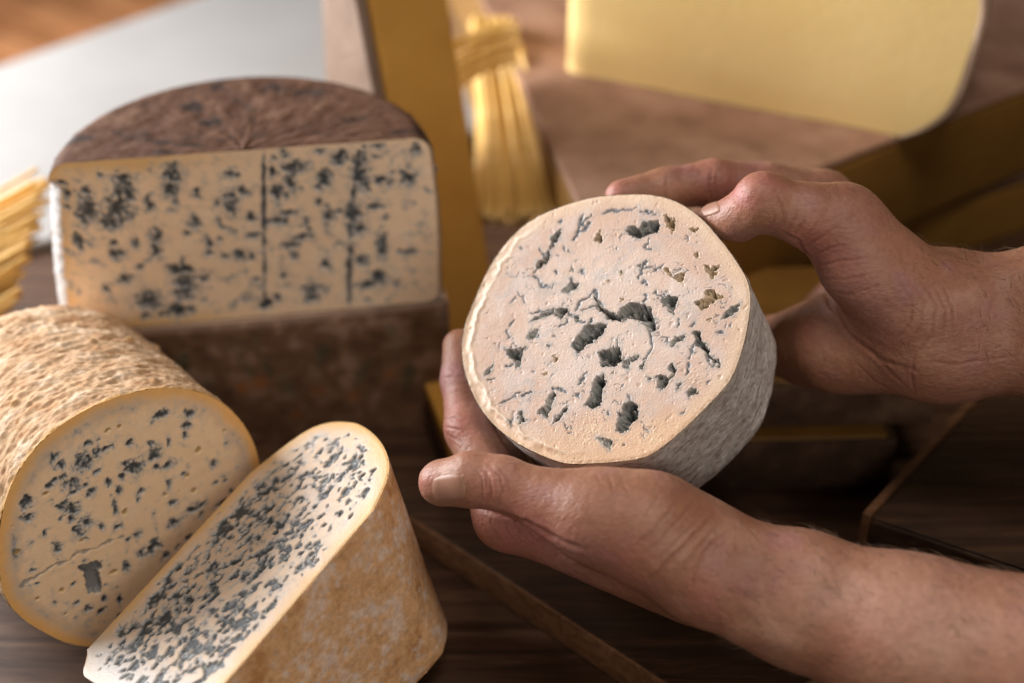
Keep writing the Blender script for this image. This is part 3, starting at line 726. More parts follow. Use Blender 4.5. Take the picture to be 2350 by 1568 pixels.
def blob_mask(x, y, blobs, seed, rough=0.55, grow=1.0):
    """soft-edged ragged spots; >0 inside"""
    m = np.full(x.shape, -9.0)
    nz_ = n2(x, y, 3.4, 4, seed) * 2.4 + n2(x, y, 1.3, 3, seed + 5) * 1.1
    for bx, by, rx, ry in blobs:
        k = (np.abs(x - bx) < rx * 2.2 + 2) & (np.abs(y - by) < ry * 2.2 + 2)
        if not k.any(): continue
        d = 1 - np.sqrt(((x[k] - bx) / (rx * grow)) ** 2 + ((y[k] - by) / (ry * grow)) ** 2)
        m[k] = np.maximum(m[k], d + rough * nz_[k])
    return m

def veined(col, m, x, y, seed, base_dark=(0.035, 0.043, 0.050)):
    """three soft tiers of blue mould: haze in the paste, blue-grey body, dark heart"""
    na, nb2 = n2(x, y, 2.4, 3, seed), n2(x, y, 7.0, 3, seed + 1)
    col = mixc(col, (0.44, 0.415, 0.385), sstep(-1.0, 0.15, m + 0.5 * nb2) * 0.55)
    mid = mixc(np.tile(np.array([0.25, 0.28, 0.305]), (len(x), 1)), (0.15, 0.17, 0.155), sstep(-0.1, 0.4, nb2))
    k = sstep(-0.20, 0.32, m + 0.35 * na) * (0.80 + 0.35 * nb2)
    col = mixc(col, (0, 0, 0), np.clip(k, 0, 1)) + mid * np.clip(k, 0, 1)[:, None]
    k = sstep(0.22, 0.75, m + 0.9 * na)
    return mixc(col, base_dark, k * 0.95)

# ---- the held half wheel -------------------------------------------------
H_C = np.array([0.0403, 0.5334, 0.1604])
H_N = unit([-0.3446, -0.4826, 0.8052]); H_X = unit([0.9387, -0.1772, 0.2956]); H_Y = np.cross(H_N, H_X)
H_LEN = 0.078
h_rad = outline_fn(H_RIM)
held = frame_thing('blue_cheese', 'half wheel of blue cheese with holed creamy cut face, held up in both hands', 'cheese', H_C, H_X, H_Y, H_N)

rho, phi, fq = disc_grid(430)
R = h_rad(phi)
x, y = rho * R * np.cos(phi), rho * R * np.sin(phi)
low = n2(x, y, 15, 3, 1)
fine = n2(x, y, 2.2, 3, 2)
col = np.tile(np.array([0.65, 0.465, 0.37]), (len(x), 1))
col = mixc(col, (0.68, 0.545, 0.48), sstep(-0.15, 0.4, low))
col = mixc(col, (0.70, 0.47, 0.33), sstep(0.05, 0.5, n2(x, y, 20, 3, 9)) * 0.4)
col = mixc(col, (0.76, 0.64, 0.565), sstep(0.85, 0.35, rho + 0.25 * n2(x, y, 11, 3, 10)) * 0.6)
mrb = sstep(0.16, 0.02, np.abs(n2(x + 3 * low, y - 3 * low, 12, 3, 11))) * sstep(-0.05, 0.35, n2(x, y, 17, 2, 12)) * sstep(0.95, 0.8, rho)
col = mixc(col, (0.44, 0.45, 0.455), mrb * 0.38)
col = mixc(col, (0.80, 0.61, 0.42), sstep(0.84, 0.99, rho + 0.03 * low) * 0.6)
col = mixc(col, (0.76, 0.51, 0.32), sstep(-38, -58, y + 6 * low) * 0.65)
hgt = 0.22 * low + 0.05 * fine + 0.10 * n2(x, y, 5, 2, 3) * sstep(-0.2, 0.4, n2(x, y, 18, 2, 6))
# knife drag lines
hgt += 0.035 * n2(x * 0.15 + y * 0.05, y * 1.6, 1.0, 2, 4)
# collapsed, raised edge on the left
leftw = sstep(-0.15, -0.75, np.cos(phi - 0.15)) 
rr_ = 0.925 + 0.05 * n2(phi * 67, phi * 0, 9.0, 3, 8)
hgt += leftw * np.clip(0.7 + 1.6 * n2(x, y, 9, 2, 83), 0, 1.6) * (0.5 * np.exp(-((rho - rr_) * 67 / 0.9) ** 2) - 0.7 * sstep(rr_ + 0.005, rr_ + 0.04, rho))
col = mixc(col, (0.86, 0.74, 0.60), leftw * np.exp(-((rho - rr_) * 67 / 0.7) ** 2) * 0.6)
# crumbly patches
for cx, cy, cr in ((-7, -50, 12), (38, -33, 9), (-44, 40, 7), (20, -56, 9)):
    w_ = sstep(cr, cr * 0.3, np.hypot(x - cx, y - cy) + 3 * low)
    hgt += w_ * (0.55 * np.abs(n2(x, y, 1.7, 3, 21)) - 0.1)
    col = mixc(col, (0.84, 0.68, 0.47), w_ * 0.5 * sstep(0, 0.4, n2(x, y, 2.0, 2, 22)))
# fine crumbs
cr_ = sstep(0.50, 0.66, n2(x, y, 1.0, 2, 31)) * sstep(0.0, 0.5, n2(x, y, 14, 2, 32))
hgt += 0.35 * cr_
# veins and holes
halo = np.zeros(len(x))
wob = lambda sc, sd_: n2(x, y, sc, 3, sd_)
jx = 2.6 * wob(4.5, 41) + 1.1 * wob(1.5, 46)
jy = 2.6 * wob(4.5, 42) + 1.1 * wob(1.5, 47)
rag = 0.9 * wob(2.0, 51) + 0.55 * wob(0.8, 57)
nA_, nB_, nC_, nD_ = wob(2.8, 53), wob(1.6, 54), wob(3.2, 52), wob(2.2, 55)
vein = np.zeros(len(x))
for w, pts in H_VEINS:
    p = np.array(pts)
    k = (x > p[:, 0].min() - 6) & (x < p[:, 0].max() + 6) & (y > p[:, 1].min() - 6) & (y < p[:, 1].max() + 6)
    d = line_d(x[k] + jx[k] * 0.9, y[k] + jy[k] * 0.9, pts)
    ww = w * (0.75 + 1.5 * nD_[k])
    vein[k] = np.maximum(vein[k], sstep(0.55, -0.3, d - np.maximum(ww, -0.1)))
    halo[k] = np.maximum(halo[k], sstep(3.2, 0.2, d) * (0.55 + 0.9 * nA_[k]))
# hair-fine veining between the traced ones
rg = np.abs(n2(x + jx, y + jy, 8.5, 3, 48))
reg = sstep(-0.02, 0.3, n2(x, y, 13, 2, 49)) * (rho < 0.9)
vein = np.maximum(vein, sstep(0.035, 0.01, rg) * reg * sstep(-0.15, 0.2, nD_) * 0.85)
halo = np.maximum(halo, sstep(0.13, 0.0, rg) * reg * 0.5)
hole_in = np.full(len(x), -9.0)
for kind, dep, pts in H_HOLES:
    p = np.array(pts)
    c0 = p.mean(0)
    p = c0 + (p - c0) * (1.14 if len(p) > 3 else 1.3)
    k = (x > p[:, 0].min() - 5) & (x < p[:, 0].max() + 5) & (y > p[:, 1].min() - 5) & (y < p[:, 1].max() + 5)
    sd = poly_sd(x[k] + jx[k] * 0.75, y[k] + jy[k] * 0.75, p) + 1.35 * rag[k]
    hole_in[k] = np.maximum(hole_in[k], sd)
    t_in = sstep(-0.65, 0.55, sd)
    prof = sstep(-0.05, 0.8, sd) * 0.5 + 0.5 * sstep(0.3, 3.2, sd)
    hgt[k] = np.where(sd > -0.15, hgt[k] - dep * 2.1 * prof * np.clip(0.8 + 1.3 * nC_[k], 0.25, 1.7), hgt[k])
    hgt[k] += 0.16 * np.exp(-((sd + 0.25) / 0.3) ** 2) * np.clip(0.6 + 1.6 * nA_[k], 0, 1.6)
    nn = nA_[k]
    if kind == 't':
        ic = mixc(np.tile(np.array([0.55, 0.43, 0.29]), (k.sum(), 1)), (0.38, 0.32, 0.23), sstep(-0.2, 0.4, nn))
    else:
        ic = mixc(np.tile(np.array([0.42, 0.42, 0.40] if kind == 'g' else [0.34, 0.345, 0.33]), (k.sum(), 1)), (0.085, 0.105, 0.11) if kind == 'd' else (0.16, 0.17, 0.175), sstep(-0.15, 0.45, nn))
        ic = mixc(ic, (0.52, 0.51, 0.47), sstep(0.12, 0.45, nB_[k]) * 0.7)
        halo[k] = np.maximum(halo[k], sstep(-2.4, 0.1, sd) * (0.65 + 1.4 * nD_[k]))
    rim_w = np.exp(-((sd + 0.30) / 0.3) ** 2) * (0.3 + 1.6 * nB_[k])
    cc = mixc(col[k], (0.88, 0.80, 0.70), np.clip(rim_w, 0, 1) * 0.6)
    col[k] = cc * (1 - t_in[:, None]) + ic * t_in[:, None]
out = hole_in < -0.1
hl = np.clip(halo, 0, 1) * out
col = mixc(col, (0.30, 0.33, 0.35), np.clip(hl, 0, 1) ** 1.4 * 0.72)
vd = mixc(np.tile(np.array([0.10, 0.125, 0.145]), (len(x), 1)), VEIN_BLUE * 0.9, sstep(-0.25, 0.4, nB_))
vm = vein * out
col = col * (1 - vm[:, None]) + vd * vm[:, None]
hgt -= 0.6 * vm
# shallow dents and smears
dn_ = sstep(0.28, 0.5, wob(3.4, 58)) * out
hgt -= 0.35 * dn_
hgt += 0.10 * wob(0.9, 59)
# sparse procedural flecks
fl = sstep(0.47, 0.55, n2(x, y, 1.3, 2, 71)) * sstep(0.1, 0.5, n2(x, y, 16, 2, 72)) * (rho < 0.86) * out
col = mixc(col, (0.22, 0.25, 0.28), fl * 0.8)
# ragged rim
edge = sstep(0.975, 1.0, rho)
hgt = hgt * (1 - edge) + edge * (-0.25 + 0.8 * n2(x, y, 2.3, 4, 81) * sstep(-0.3, 0.4, n2(x, y, 14, 2, 82)))
V = np.stack([x, y, hgt], 1) / 1000
link('cut_face', np_mesh('cut_face', V, fq, col), M_PASTE, held)

def lathe_rind(name, rad, length, cap_r, parent, nphi, nax, disp, colour, start=0.0, cap_rings=26):
    """rind behind a cut face in the plane z=0, running to z=-length (mm) with a rounded back"""
    ph = np.linspace(-math.pi, math.pi, nphi, endpoint=False)
    prof = []
    for a in np.linspace(start, length - cap_r, nax): prof.append((0.0, a))
    for s in np.linspace(0, math.pi / 2, 14)[1:]: prof.append((cap_r * (1 - math.cos(s)), length - cap_r + cap_r * math.sin(s)))
    inset0 = cap_r
    for s in np.linspace(0, 1, cap_rings)[1:-1]: prof.append((inset0 + s * 200, length))
    PH, K = np.meshgrid(ph, np.arange(len(prof)), indexing='ij')
    ins = np.array([p[0] for p in prof])[K]; ax = np.array([p[1] for p in prof])[K]
    Rr = rad(PH)
    r = np.where(ins > cap_r + 1e-6, (Rr - cap_r) * (1 - (ins - cap_r) / 200.0), Rr - ins)
    r = r.ravel(); PH = PH.ravel(); ax = ax.ravel(); ins = ins.ravel()
    u = PH * 66.0
    side = (ins < cap_r * 0.999)
    d = disp(PH, ax, r)
    nr = np.where(ins > cap_r, 0, 1 - ins / cap_r)
    rr2 = r + d * nr
    a2 = ax + d * (1 - nr)
    v = np.stack([rr2 * np.cos(PH), rr2 * np.sin(PH), -a2], 1) / 1000
    q = grid_quads(nphi, len(prof), True)
    # close the middle of the back
    c = colour(PH, ax, r, d)
    me = np_mesh(name, v, q[:, ::-1] if False else q, c)
    return link(name, me, M_RIND, parent)

def cyl3(PH, ax, r, su, sa):
    """seamless cylinder coordinates: su across the round, sa along the axis (mm per feature)"""
    k = 66.0 / su
    return np.stack([np.cos(PH) * k, np.sin(PH) * k, ax / sa + (66 - r) / sa], 1)

def h_disp(PH, ax, r):
    d = 0.5 * fbm(cyl3(PH, ax, r, 6, 4.2), 4, 101) + 1.0 * fbm(cyl3(PH, ax, r, 26, 16), 2, 103)
    d += 0.35 * np.abs(fbm(cyl3(PH, ax, r, 3.0, 1.4), 3, 107))
    lip = sstep(6, 0, ax)
    return d * sstep(-0.5, 4, ax) + lip * (0.55 * fbm(cyl3(PH, ax, r, 1.8, 1.8), 3, 109) + 0.25)
def h_col(PH, ax, r, d):
    n1 = fbm(cyl3(PH, ax, r, 6, 4.2), 4, 101)
    n3 = fbm(cyl3(PH, ax, r, 3.4, 1.7), 3, 113)
    n4 = fbm(cyl3(PH, ax, r, 20, 14), 3, 115)
    c = np.tile(np.array([0.68, 0.62, 0.575]), (len(PH), 1))
    c = mixc(c, (0.86, 0.83, 0.80), sstep(-0.05, 0.5, n1 + 0.4 * n4))
    c = mixc(c, (0.30, 0.255, 0.225), sstep(0.08, 0.5, n3 - 0.3 * n1) * 0.75)
    c = mixc(c, (0.46, 0.31, 0.22), sstep(0.2, 0.6, fbm(cyl3(PH, ax, r, 7, 7), 3, 117)) * 0.5)
    c = mixc(c, (0.36, 0.30, 0.26), sstep(0.10, 0.34, fbm(cyl3(PH, ax, r, 5.5, 4.0), 4, 119)) * 0.75)
    c = mixc(c, (0.90, 0.88, 0.86), sstep(0.12, 0.4, fbm(cyl3(PH, ax, r, 2.4, 2.2), 3, 121)) * 0.6)
    lip = sstep(3.2, 0.0, ax + 1.2 * n3)
    c = mixc(c, (0.74, 0.58, 0.42), lip * 0.8)
    white = sstep(-0.2, 0.7, np.cos(PH - math.radians(215))) * sstep(26, 4, ax)
    c = mixc(c, (0.78, 0.74, 0.70), white * sstep(-0.15, 0.35, n1 + n3 * 0.6) * 0.85)
    return c
lathe_rind('rind', h_rad, 78, 17, held, 620, 150, h_disp, h_col, 0.15)
hb, hphi, hq = disc_grid(24)   # plug of the far end
hr = h_rad(hphi)
V = np.stack([hb * (hr - 17) * 0.2 * np.cos(hphi), hb * (hr - 17) * 0.2 * np.sin(hphi), np.full_like(hb, -78.4)], 1) / 1000
link('rind_end', np_mesh('rind_end', V, hq[:, ::-1], np.tile([0.40, 0.35, 0.31], (len(hb), 1))), M_RIND, held)

def held_sdf(p):
    """distance in metres to the held wheel, used to rest the hands on it"""
    q = (p - H_C) @ np.stack([H_X, H_Y, H_N], 1) * 1000
    th = np.arctan2(q[:, 1], q[:, 0])
    cr = 17.0
    a = np.hypot(q[:, 0], q[:, 1]) - h_rad(th)
    # front edge sharp, far edge rounded
    back = -q[:, 2] - 78
    front = q[:, 2]
    da, db = a + cr, back + cr
    rb = np.minimum(np.maximum(da, db), 0) + np.hypot(np.maximum(da, 0), np.maximum(db, 0)) - cr
    dx, dy = np.maximum(rb, 0), np.maximum(front, 0)
    return np.where((rb > 0) & (front > 0), np.hypot(dx, dy), np.maximum(rb, front)) / 1000

# ---- the cylinder lying on the table, left -----------------------------------
aA, eA = math.radians(39), math.radians(6)
A_N = np.array([math.sin(aA) * math.cos(eA), -math.cos(aA) * math.cos(eA), math.sin(eA)])
A_X = unit(np.cross([0, 0, 1], A_N)); A_Y = np.cross(A_N, A_X)
A_C = np.array([-0.177, 0.502, 0.0695])
a_rad = outline_fn(A_RIM)
cyl = frame_thing('blue_cheese', 'cylinder of blue cheese with wrinkled tan rind lying at lower left, cut face forward', 'cheese', A_C, A_X, A_Y, A_N)
rho, phi, fq = disc_grid(300)
R = a_rad(phi)
x, y = rho * R * np.cos(phi), rho * R * np.sin(phi)
low = n2(x, y, 16, 3, 201)
col = np.tile(np.array([0.82, 0.60, 0.385]), (len(x), 1))
col = mixc(col, (0.80, 0.62, 0.43), sstep(0.0, 0.5, low) * 0.8)
col = mixc(col, (0.76, 0.40, 0.10), sstep(0.80, 1.0, rho + 0.05 * low) * 0.85)  # rim orange deepened, edge translucency put into the colour
ctr = sstep(0.92, 0.7, rho)
hgt = 0.25 * low + 0.06 * n2(x, y, 3, 3, 203)
m = blob_mask(x, y, A_BLOBS, 211, 0.62, 1.22)
m = np.maximum(m, (n2(x, y, 5.5, 4, 241) - 0.34) * 4.0 * sstep(0.95, 0.7, rho) + 0.6 * n2(x, y, 20, 2, 242))
m = np.where(rho > 0.9, m - (rho - 0.9) * 12, m)
col = veined(col, m, x, y, 213)
hgt -= 0.9 * sstep(0.0, 0.5, m)
m2 = blob_mask(x, y, A_OLIVE, 221, 0.5, 1.0)
b2 = sstep(0.1, 0.45, m2)
col = mixc(col, (0.42, 0.27, 0.09), b2 * 0.9)
hgt -= 0.8 * b2
sd = poly_sd(x + 3 * n2(x, y, 6, 3, 236), y + 3 * n2(x, y, 6, 3, 237), A_HOLE) + 1.6 * n2(x, y, 2.5, 3, 231)
b3 = sstep(-0.1, 0.4, sd)
col = mixc(col, (0.20, 0.20, 0.195), b3)
hgt -= 3.5 * sstep(0, 1.5, sd)
ds = line_d(x + 3 * n2(x, y, 6, 3, 233), y + 3 * n2(x, y, 6, 3, 234), A_STREAK)
b4 = sstep(1.4, 0.2, ds - 2.2 * n2(x, y, 4, 2, 235))
col = mixc(col, (0.24, 0.24, 0.23), b4 * 0.75)
hgt -= 0.5 * b4
hgt = np.where(rho > 0.985, hgt * 0.3 - 0.4 * np.abs(n2(phi * 66, phi * 0, 2.0, 3, 251)), hgt)
V = np.stack([x, y, hgt], 1) / 1000
link('cut_face', np_mesh('cut_face', V, fq, col), M_PASTE, cyl)

def a_disp(PH, ax, r):
    w = fbm(cyl3(PH, ax, r, 28, 10), 4, 301)
    d = 1.5 * (0.4 - np.abs(w) * 2.2) + 1.8 * fbm(cyl3(PH, ax, r, 26, 24), 2, 303)
    d += 1.3 * (0.3 - np.abs(fbm(cyl3(PH, ax, r, 8, 5.5), 3, 304)) * 1.8) + 0.55 * fbm(cyl3(PH, ax, r, 3.0, 2.6), 3, 305)
    lump = fbm(cyl3(PH, ax, r, 11, 9), 2, 307)
    d += 2.6 * sstep(0.30, 0.60, lump)
    return d * sstep(-2, 5, ax) * 0.85 + sstep(4, 0, ax) * 0.9 * fbm(cyl3(PH, ax, r, 2.5, 2.5), 3, 309)
def a_col(PH, ax, r, d):
    n1 = fbm(cyl3(PH, ax, r, 16, 12), 4, 311)
    n3 = fbm(cyl3(PH, ax, r, 3.2, 2.6), 3, 313)
    c = np.tile(np.array([0.60, 0.385, 0.22]), (len(PH), 1))
    c = mixc(c, (0.73, 0.56, 0.40), sstep(-0.05, 0.5, n1 + 0.7 * n3))
    c = mixc(c, (0.42, 0.21, 0.085), sstep(0.05, 0.45, -n1 + 0.8 * n3) * 0.8)
    lump = fbm(cyl3(PH, ax, r, 11, 9), 2, 307)
    c = mixc(c, (0.70, 0.42, 0.17), sstep(0.30, 0.6, lump) * 0.8)
    c = mixc(c, (0.72, 0.42, 0.13), sstep(3.0, 0.0, ax + 2 * n3) * 0.75)
    return c
lathe_rind('rind', a_rad, 132, 26, cyl, 560, 150, a_disp, a_col, 0.15)

# ---- half wheel resting against it, cut face up -------------------------------
B_E = unit([0.585, 0.747, 0.307])
B_W = np.array([0.692, -0.661, 0.289]); B_W = unit(B_W - B_E * (B_E @ B_W))
B_N = np.cross(B_E, B_W)
if B_N[2] < 0: B_N = -B_N
B_M = np.array([-0.15, 0.494, 0.067])
bt = np.array([0, 2, 5, 9, 21, 38, 51, 62, 70, 77, 84, 88, 91.5])
bs = np.array([41, 47, 61, 73, 81.5, 85, 82.6, 79, 75, 70.5, 64, 57, 44])
B_T = 91.5
_tt = np.linspace(0, B_T, 120)
_ss = np.interp(_tt, bt, bs)
for _ in range(60): _ss[1:-1] = 0.5 * _ss[1:-1] + 0.25 * (_ss[:-2] + _ss[2:])
bt, bs = _tt[::3], _ss[::3]
bt = np.r_[bt, B_T]; bs = np.r_[bs, _ss[-1]]
smax_t = lambda t: np.interp(t, bt, bs)
smin_t = lambda t: -73 - 6 * sstep(0, 14, t) + 4 * sstep(80, 91.5, t) + 4 * sstep(10, 0, t)
outl = [(s_, t_) for t_, s_ in zip(bt, bs)] + [(float(smin_t(np.array(t_))), t_) for t_ in (91.5, 84, 70, 50, 30, 14, 8, 4, 0)]
zr = np.array([B_E[2], B_W[2], B_N[2]])
def b_sdf(q):
    """local millimetres: s along the cut face, t across it, q up out of it"""
    s, t, d = q[:, 0], q[:, 1], q[:, 2]
    dep = np.maximum(-d, 0)
    s2 = s + 0.24 * dep * sstep(0, 60, s)
    t2 = t + 0.05 * dep
    side = -poly_sd(s2, t2, outl)
    base = -((67 - 1.0) + s * zr[0] + t * zr[1] + d * zr[2])
    body = smax(side, base, 22)
    body = body + 0.6 * fbm(q / 14, 3, 401) + 0.22 * fbm(q / 3.0, 2, 403)
    return np.maximum(body, d)
hv = frame_thing('blue_cheese', 'half wheel of blue cheese with densely veined cut face up, leaning on the cylinder', 'cheese', B_M, B_E, B_W, B_N)
v, q = sdf_surface(b_sdf, (-92, -12, -92), (98, 104, 6), 1.15, 2)
flat = (v[:, 2] > -0.35)
q = q[~flat[q].all(1)]
if np.linalg.det(np.stack([B_E, B_W, B_N], 1)) < 0:
    q = q[:, ::-1]
wv = sstep(0.0, 0.4, np.abs(np.sin(v[:, 0] * 2.6)) * np.abs(np.sin((v[:, 2] + 0.3 * v[:, 1]) * 2.6)) - 0.25)
n1, n3 = fbm(v / 17, 4, 411), fbm(v / 5, 3, 413)
c = np.tile(np.array([0.70, 0.41, 0.205]), (len(v), 1))
c = mixc(c, (0.76, 0.56, 0.42), sstep(-0.05, 0.35, n1 + 0.7 * n3))
c = mixc(c, (0.44, 0.20, 0.06), sstep(0.05, 0.45, -n1 + 0.4 * n3) * 0.85)
c = mixc(c, (0.70, 0.58, 0.48), sstep(0.22, 0.5, n3 + 0.5 * fbm(v / 30, 2, 415)) * 0.6)
# impression of the draining cloth on the flat side
nrm_out = v.copy(); 
v = v + np.array([0, 1.0, 0]) * (0.16 * (wv - 0.5))[:, None] * sstep(70, 86, v[:, 1])[:, None]
link('rind', np_mesh('rind', v / 1000, q, c), M_RIND, hv)
NS, NT = 300, 170
tt, ss = np.meshgrid(np.linspace(0, 1, NT), np.linspace(0, 1, NS), indexing='ij')
y = (tt * B_T).ravel()
x = (smin_t(y) + (smax_t(y) - smin_t(y)) * ss.ravel())
sd = poly_sd(x, y, outl)
low = n2(x, y, 16, 3, 421)
col = np.tile(np.array([0.72, 0.53, 0.365]), (len(x), 1))
col = mixc(col, (0.70, 0.545, 0.42), sstep(-0.1, 0.4, low))
col = mixc(col, (0.72, 0.43, 0.14), sstep(9, 0, sd + 3 * low) * 0.8)
va = fbm(np.stack([x / 7.5, y / 5.6, x * 0 + 3.3], 1), 4, 431)
vb = fbm(np.stack([x / 4.4, y / 3.6, x * 0 + 8.3], 1), 3, 433)
dens = sstep(3, 12, sd + 4 * low) * (0.85 + 0.3 * n2(x, y, 26, 2, 435))
vv = np.maximum(va, vb * 0.95) + 0.10 * (dens - 0.6)
m = (vv - 0.17) * 4.2 + (dens - 0.75) * 1.6
col = veined(col, m, x, y, 437)
b_ = sstep(0.0, 0.5, m)
pale = sstep(-52, -70, x + 6 * low) * (1 - b_)
col = mixc(col, (0.62, 0.61, 0.60), pale * 0.7)
hgt = 0.3 * low + 0.08 * n2(x, y, 3, 3, 439) - 1.0 * b_
hgt = hgt * sstep(0.2, 3, sd) - 0.3 * sstep(1.2, 0, sd)
V = np.stack([x, y, hgt + 0.15], 1) / 1000
fq = grid_quads(NT, NS)
nrm = np.cross(B_E, B_W)
if nrm @ B_N > 0: fq = fq[:, ::-1]
link('cut_face', np_mesh('cut_face', V, fq, col), M_PASTE, hv)

# ---- half wheel with dark top, standing on the wrapped one ----------------------
C_M = np.array([-0.1423, 0.65091, 0.085]); C_X = unit([0.98784, 0.15548, 0]); C_B = np.array([-C_X[1], C_X[0], 0])
C_H = 102.0
def c_prof(z):
    """left and right reach of the cut face at height z (mm)"""
    f = z / C_H
    xl = -104 + 12.0 * f; xr = 104 - 2.5 * f
    rt = 9.0
    k = np.clip((z - (C_H - rt)) / rt, 0, 1)
    ins = rt * (1 - np.sqrt(np.maximum(1 - k * k, 0)))
    rb = 5.0
    k2 = np.clip((rb - z) / rb, 0, 1)
    ins = ins + rb * (1 - np.sqrt(np.maximum(1 - k2 * k2, 0)))
    bul = 2.0 * np.sin(math.pi * f)
    return xl + ins - bul, xr - ins + bul
dark = frame_thing('blue_cheese', 'large half wheel of blue cheese with dark brown wrinkled top, cut side facing forward', 'cheese', C_M, C_X, C_B, (0, 0, 1))
NX, NZ = 420, 206
zz, ss = np.meshgrid(np.r_[np.linspace(0, C_H - 9, NZ - 24), C_H - 9 + 9 * np.sin(np.linspace(0, math.pi / 2, 25)[1:])], np.linspace(0, 1, NX), indexing='ij')
y = zz.ravel()
xl, xr = c_prof(y)
x = xl + (xr - xl) * ss.ravel()
low = n2(x, y, 18, 3, 501)
col = np.tile(np.array([0.86, 0.645, 0.44]), (len(x), 1))
col = mixc(col, (0.83, 0.66, 0.48), sstep(-0.1, 0.45, low) * 0.8)
ed = np.minimum(np.minimum(x - xl, xr - x), np.minimum(y * 1.2, (C_H - y) * 1.4))
col = mixc(col, (0.72, 0.44, 0.14), sstep(16, 2, ed + 6 * low) * sstep(20, -60, x) * 0.7)
m = blob_mask(x, y, C_BLOBS, 511, 0.65, 1.35)
for w, pts in C_LINES:
    d = line_d(x + 0.7 * n2(x, y, 6, 2, 513), y, pts)
    m = np.maximum(m, 0.8 - d / w + 1.1 * n2(x, y, 6, 3, 515))
m = np.maximum(m, (n2(x, y, 7.5, 4, 521) - 0.20) * 3.4 + 0.5 * n2(x, y, 28, 2, 522) - 0.15)
m = m - sstep(8, 0, ed) * 0.8
col = veined(col, m, x, y, 517)
b_ = sstep(0.0, 0.5, m)
hgt = 0.5 * low + 0.12 * n2(x, y, 3, 3, 523) - 1.2 * b_
lipw = 8.5 + 2.5 * n2(y * 1.0, y * 0, 7, 3, 551)
tl = np.clip((xl + lipw - x) / lipw, 0, 1) * sstep(C_H - 6, C_H - 16, y)
col = mixc(col, (0.72, 0.70, 0.69), sstep(0.15, 0.4, tl))
col = mixc(col, (0.25, 0.24, 0.25), sstep(0.15, 0.4, tl) * sstep(0.1, 0.4, n2(x, y, 4, 3, 553)) * 0.8)
tr = np.clip((x - xr + 4) / 4, 0, 1)
col = mixc(col, (0.34, 0.22, 0.15), sstep(0.3, 0.8, tr) * 0.8)
back = 9.0 * tl ** 2 + 2.0 * tr ** 2 + 1.2 * tl * n2(x, y, 5, 3, 555)
V = np.stack([x, -hgt + back, y], 1) / 1000
link('cut_face', np_mesh('cut_face', V, grid_quads(NZ, NX)[:, ::-1], col), M_PASTE, dark)
# rind: rim and top in one sheet
prof = []
for z in np.linspace(0, C_H - 9, 60): prof.append((1.0, z))
for k in np.linspace(0, math.pi / 2, 14)[1:]: prof.append((1.0, C_H - 9 + 9 * math.sin(k)))
for f in np.linspace(1, 0, 70)[1:]: prof.append((f, C_H))
NP = 420
PH, K = np.meshgrid(np.linspace(0, math.pi, NP), np.arange(len(prof)), indexing='ij')
ff = np.array([p[0] for p in prof])[K].ravel(); z = np.array([p[1] for p in prof])[K].ravel(); PH = PH.ravel()
xl, xr = c_prof(np.minimum(z, C_H))
x0, Rr = (xl + xr) / 2, (xr - xl) / 2
on_top = (z >= C_H - 1e-6)
rx = Rr * ff
px, py = x0 + rx * np.cos(PH), rx * np.sin(PH) + 0.05
rad3 = np.stack([np.cos(PH) * 5, np.sin(PH) * 5, rx / 22], 1)
wr = fbm(rad3, 4, 531)
tang = fbm(np.stack([px / 11, py / 11, px * 0], 1), 4, 533)
d_top = (0.9 * wr * sstep(0, 0.25, ff) + 1.3 * tang) * sstep(1.02, 0.92, ff)
d_top += 0.45 * sstep(0.25, 0.0, ff) * np.cos(PH * 9 + 2 * tang)
side_n = fbm(np.stack([px / 6, py / 6, z / 6], 1), 4, 535)
d_side = 0.9 * side_n + 1.4 * sstep(0.3, 0.6, fbm(np.stack([px / 9, py / 9, z / 9], 1), 2, 537))
py = np.maximum(py, 9.2 * np.clip((xl + 8.5 - px) / 8.5, 0, 1) ** 2 * sstep(C_H - 6, C_H - 16, z))
pz = z + np.where(on_top, d_top, 0)
px = px + np.where(on_top, 0, d_side * np.cos(PH)); py = py + np.where(on_top, 0, d_side * np.sin(PH) * sstep(0, 0.03, np.sin(PH)))
c = np.tile(np.array([0.125, 0.055, 0.028]), (len(px), 1))
c = mixc(c, (0.185, 0.095, 0.055), sstep(0.0, 0.45, wr + 0.5 * tang))
c = mixc(c, (0.04, 0.021, 0.015), sstep(0.05, 0.4, -wr + 0.3 * tang))
mold = sstep(0.3, 0.55, fbm(np.stack([px / 16, py / 5, z / 9], 1), 4, 541)) * sstep(-30, -80, px)
c = mixc(c, (0.36, 0.34, 0.34), mold * 0.55)
cs = np.tile(np.array([0.62, 0.60, 0.57]), (len(px), 1))
cs = mixc(cs, (0.30, 0.28, 0.27), sstep(0.05, 0.45, -side_n))
cs = mixc(cs, (0.55, 0.36, 0.24), sstep(0.15, 0.5, fbm(np.stack([px / 14, py / 14, z / 14], 1), 3, 543)) * 0.6)
k = sstep(C_H - 12, C_H - 3, z + 3 * side_n)
c = cs * (1 - k[:, None]) + c * k[:, None]
link('rind', np_mesh('rind', np.stack([px, py, pz], 1) / 1000, grid_quads(NP, len(prof)), c), M_RIND, dark)

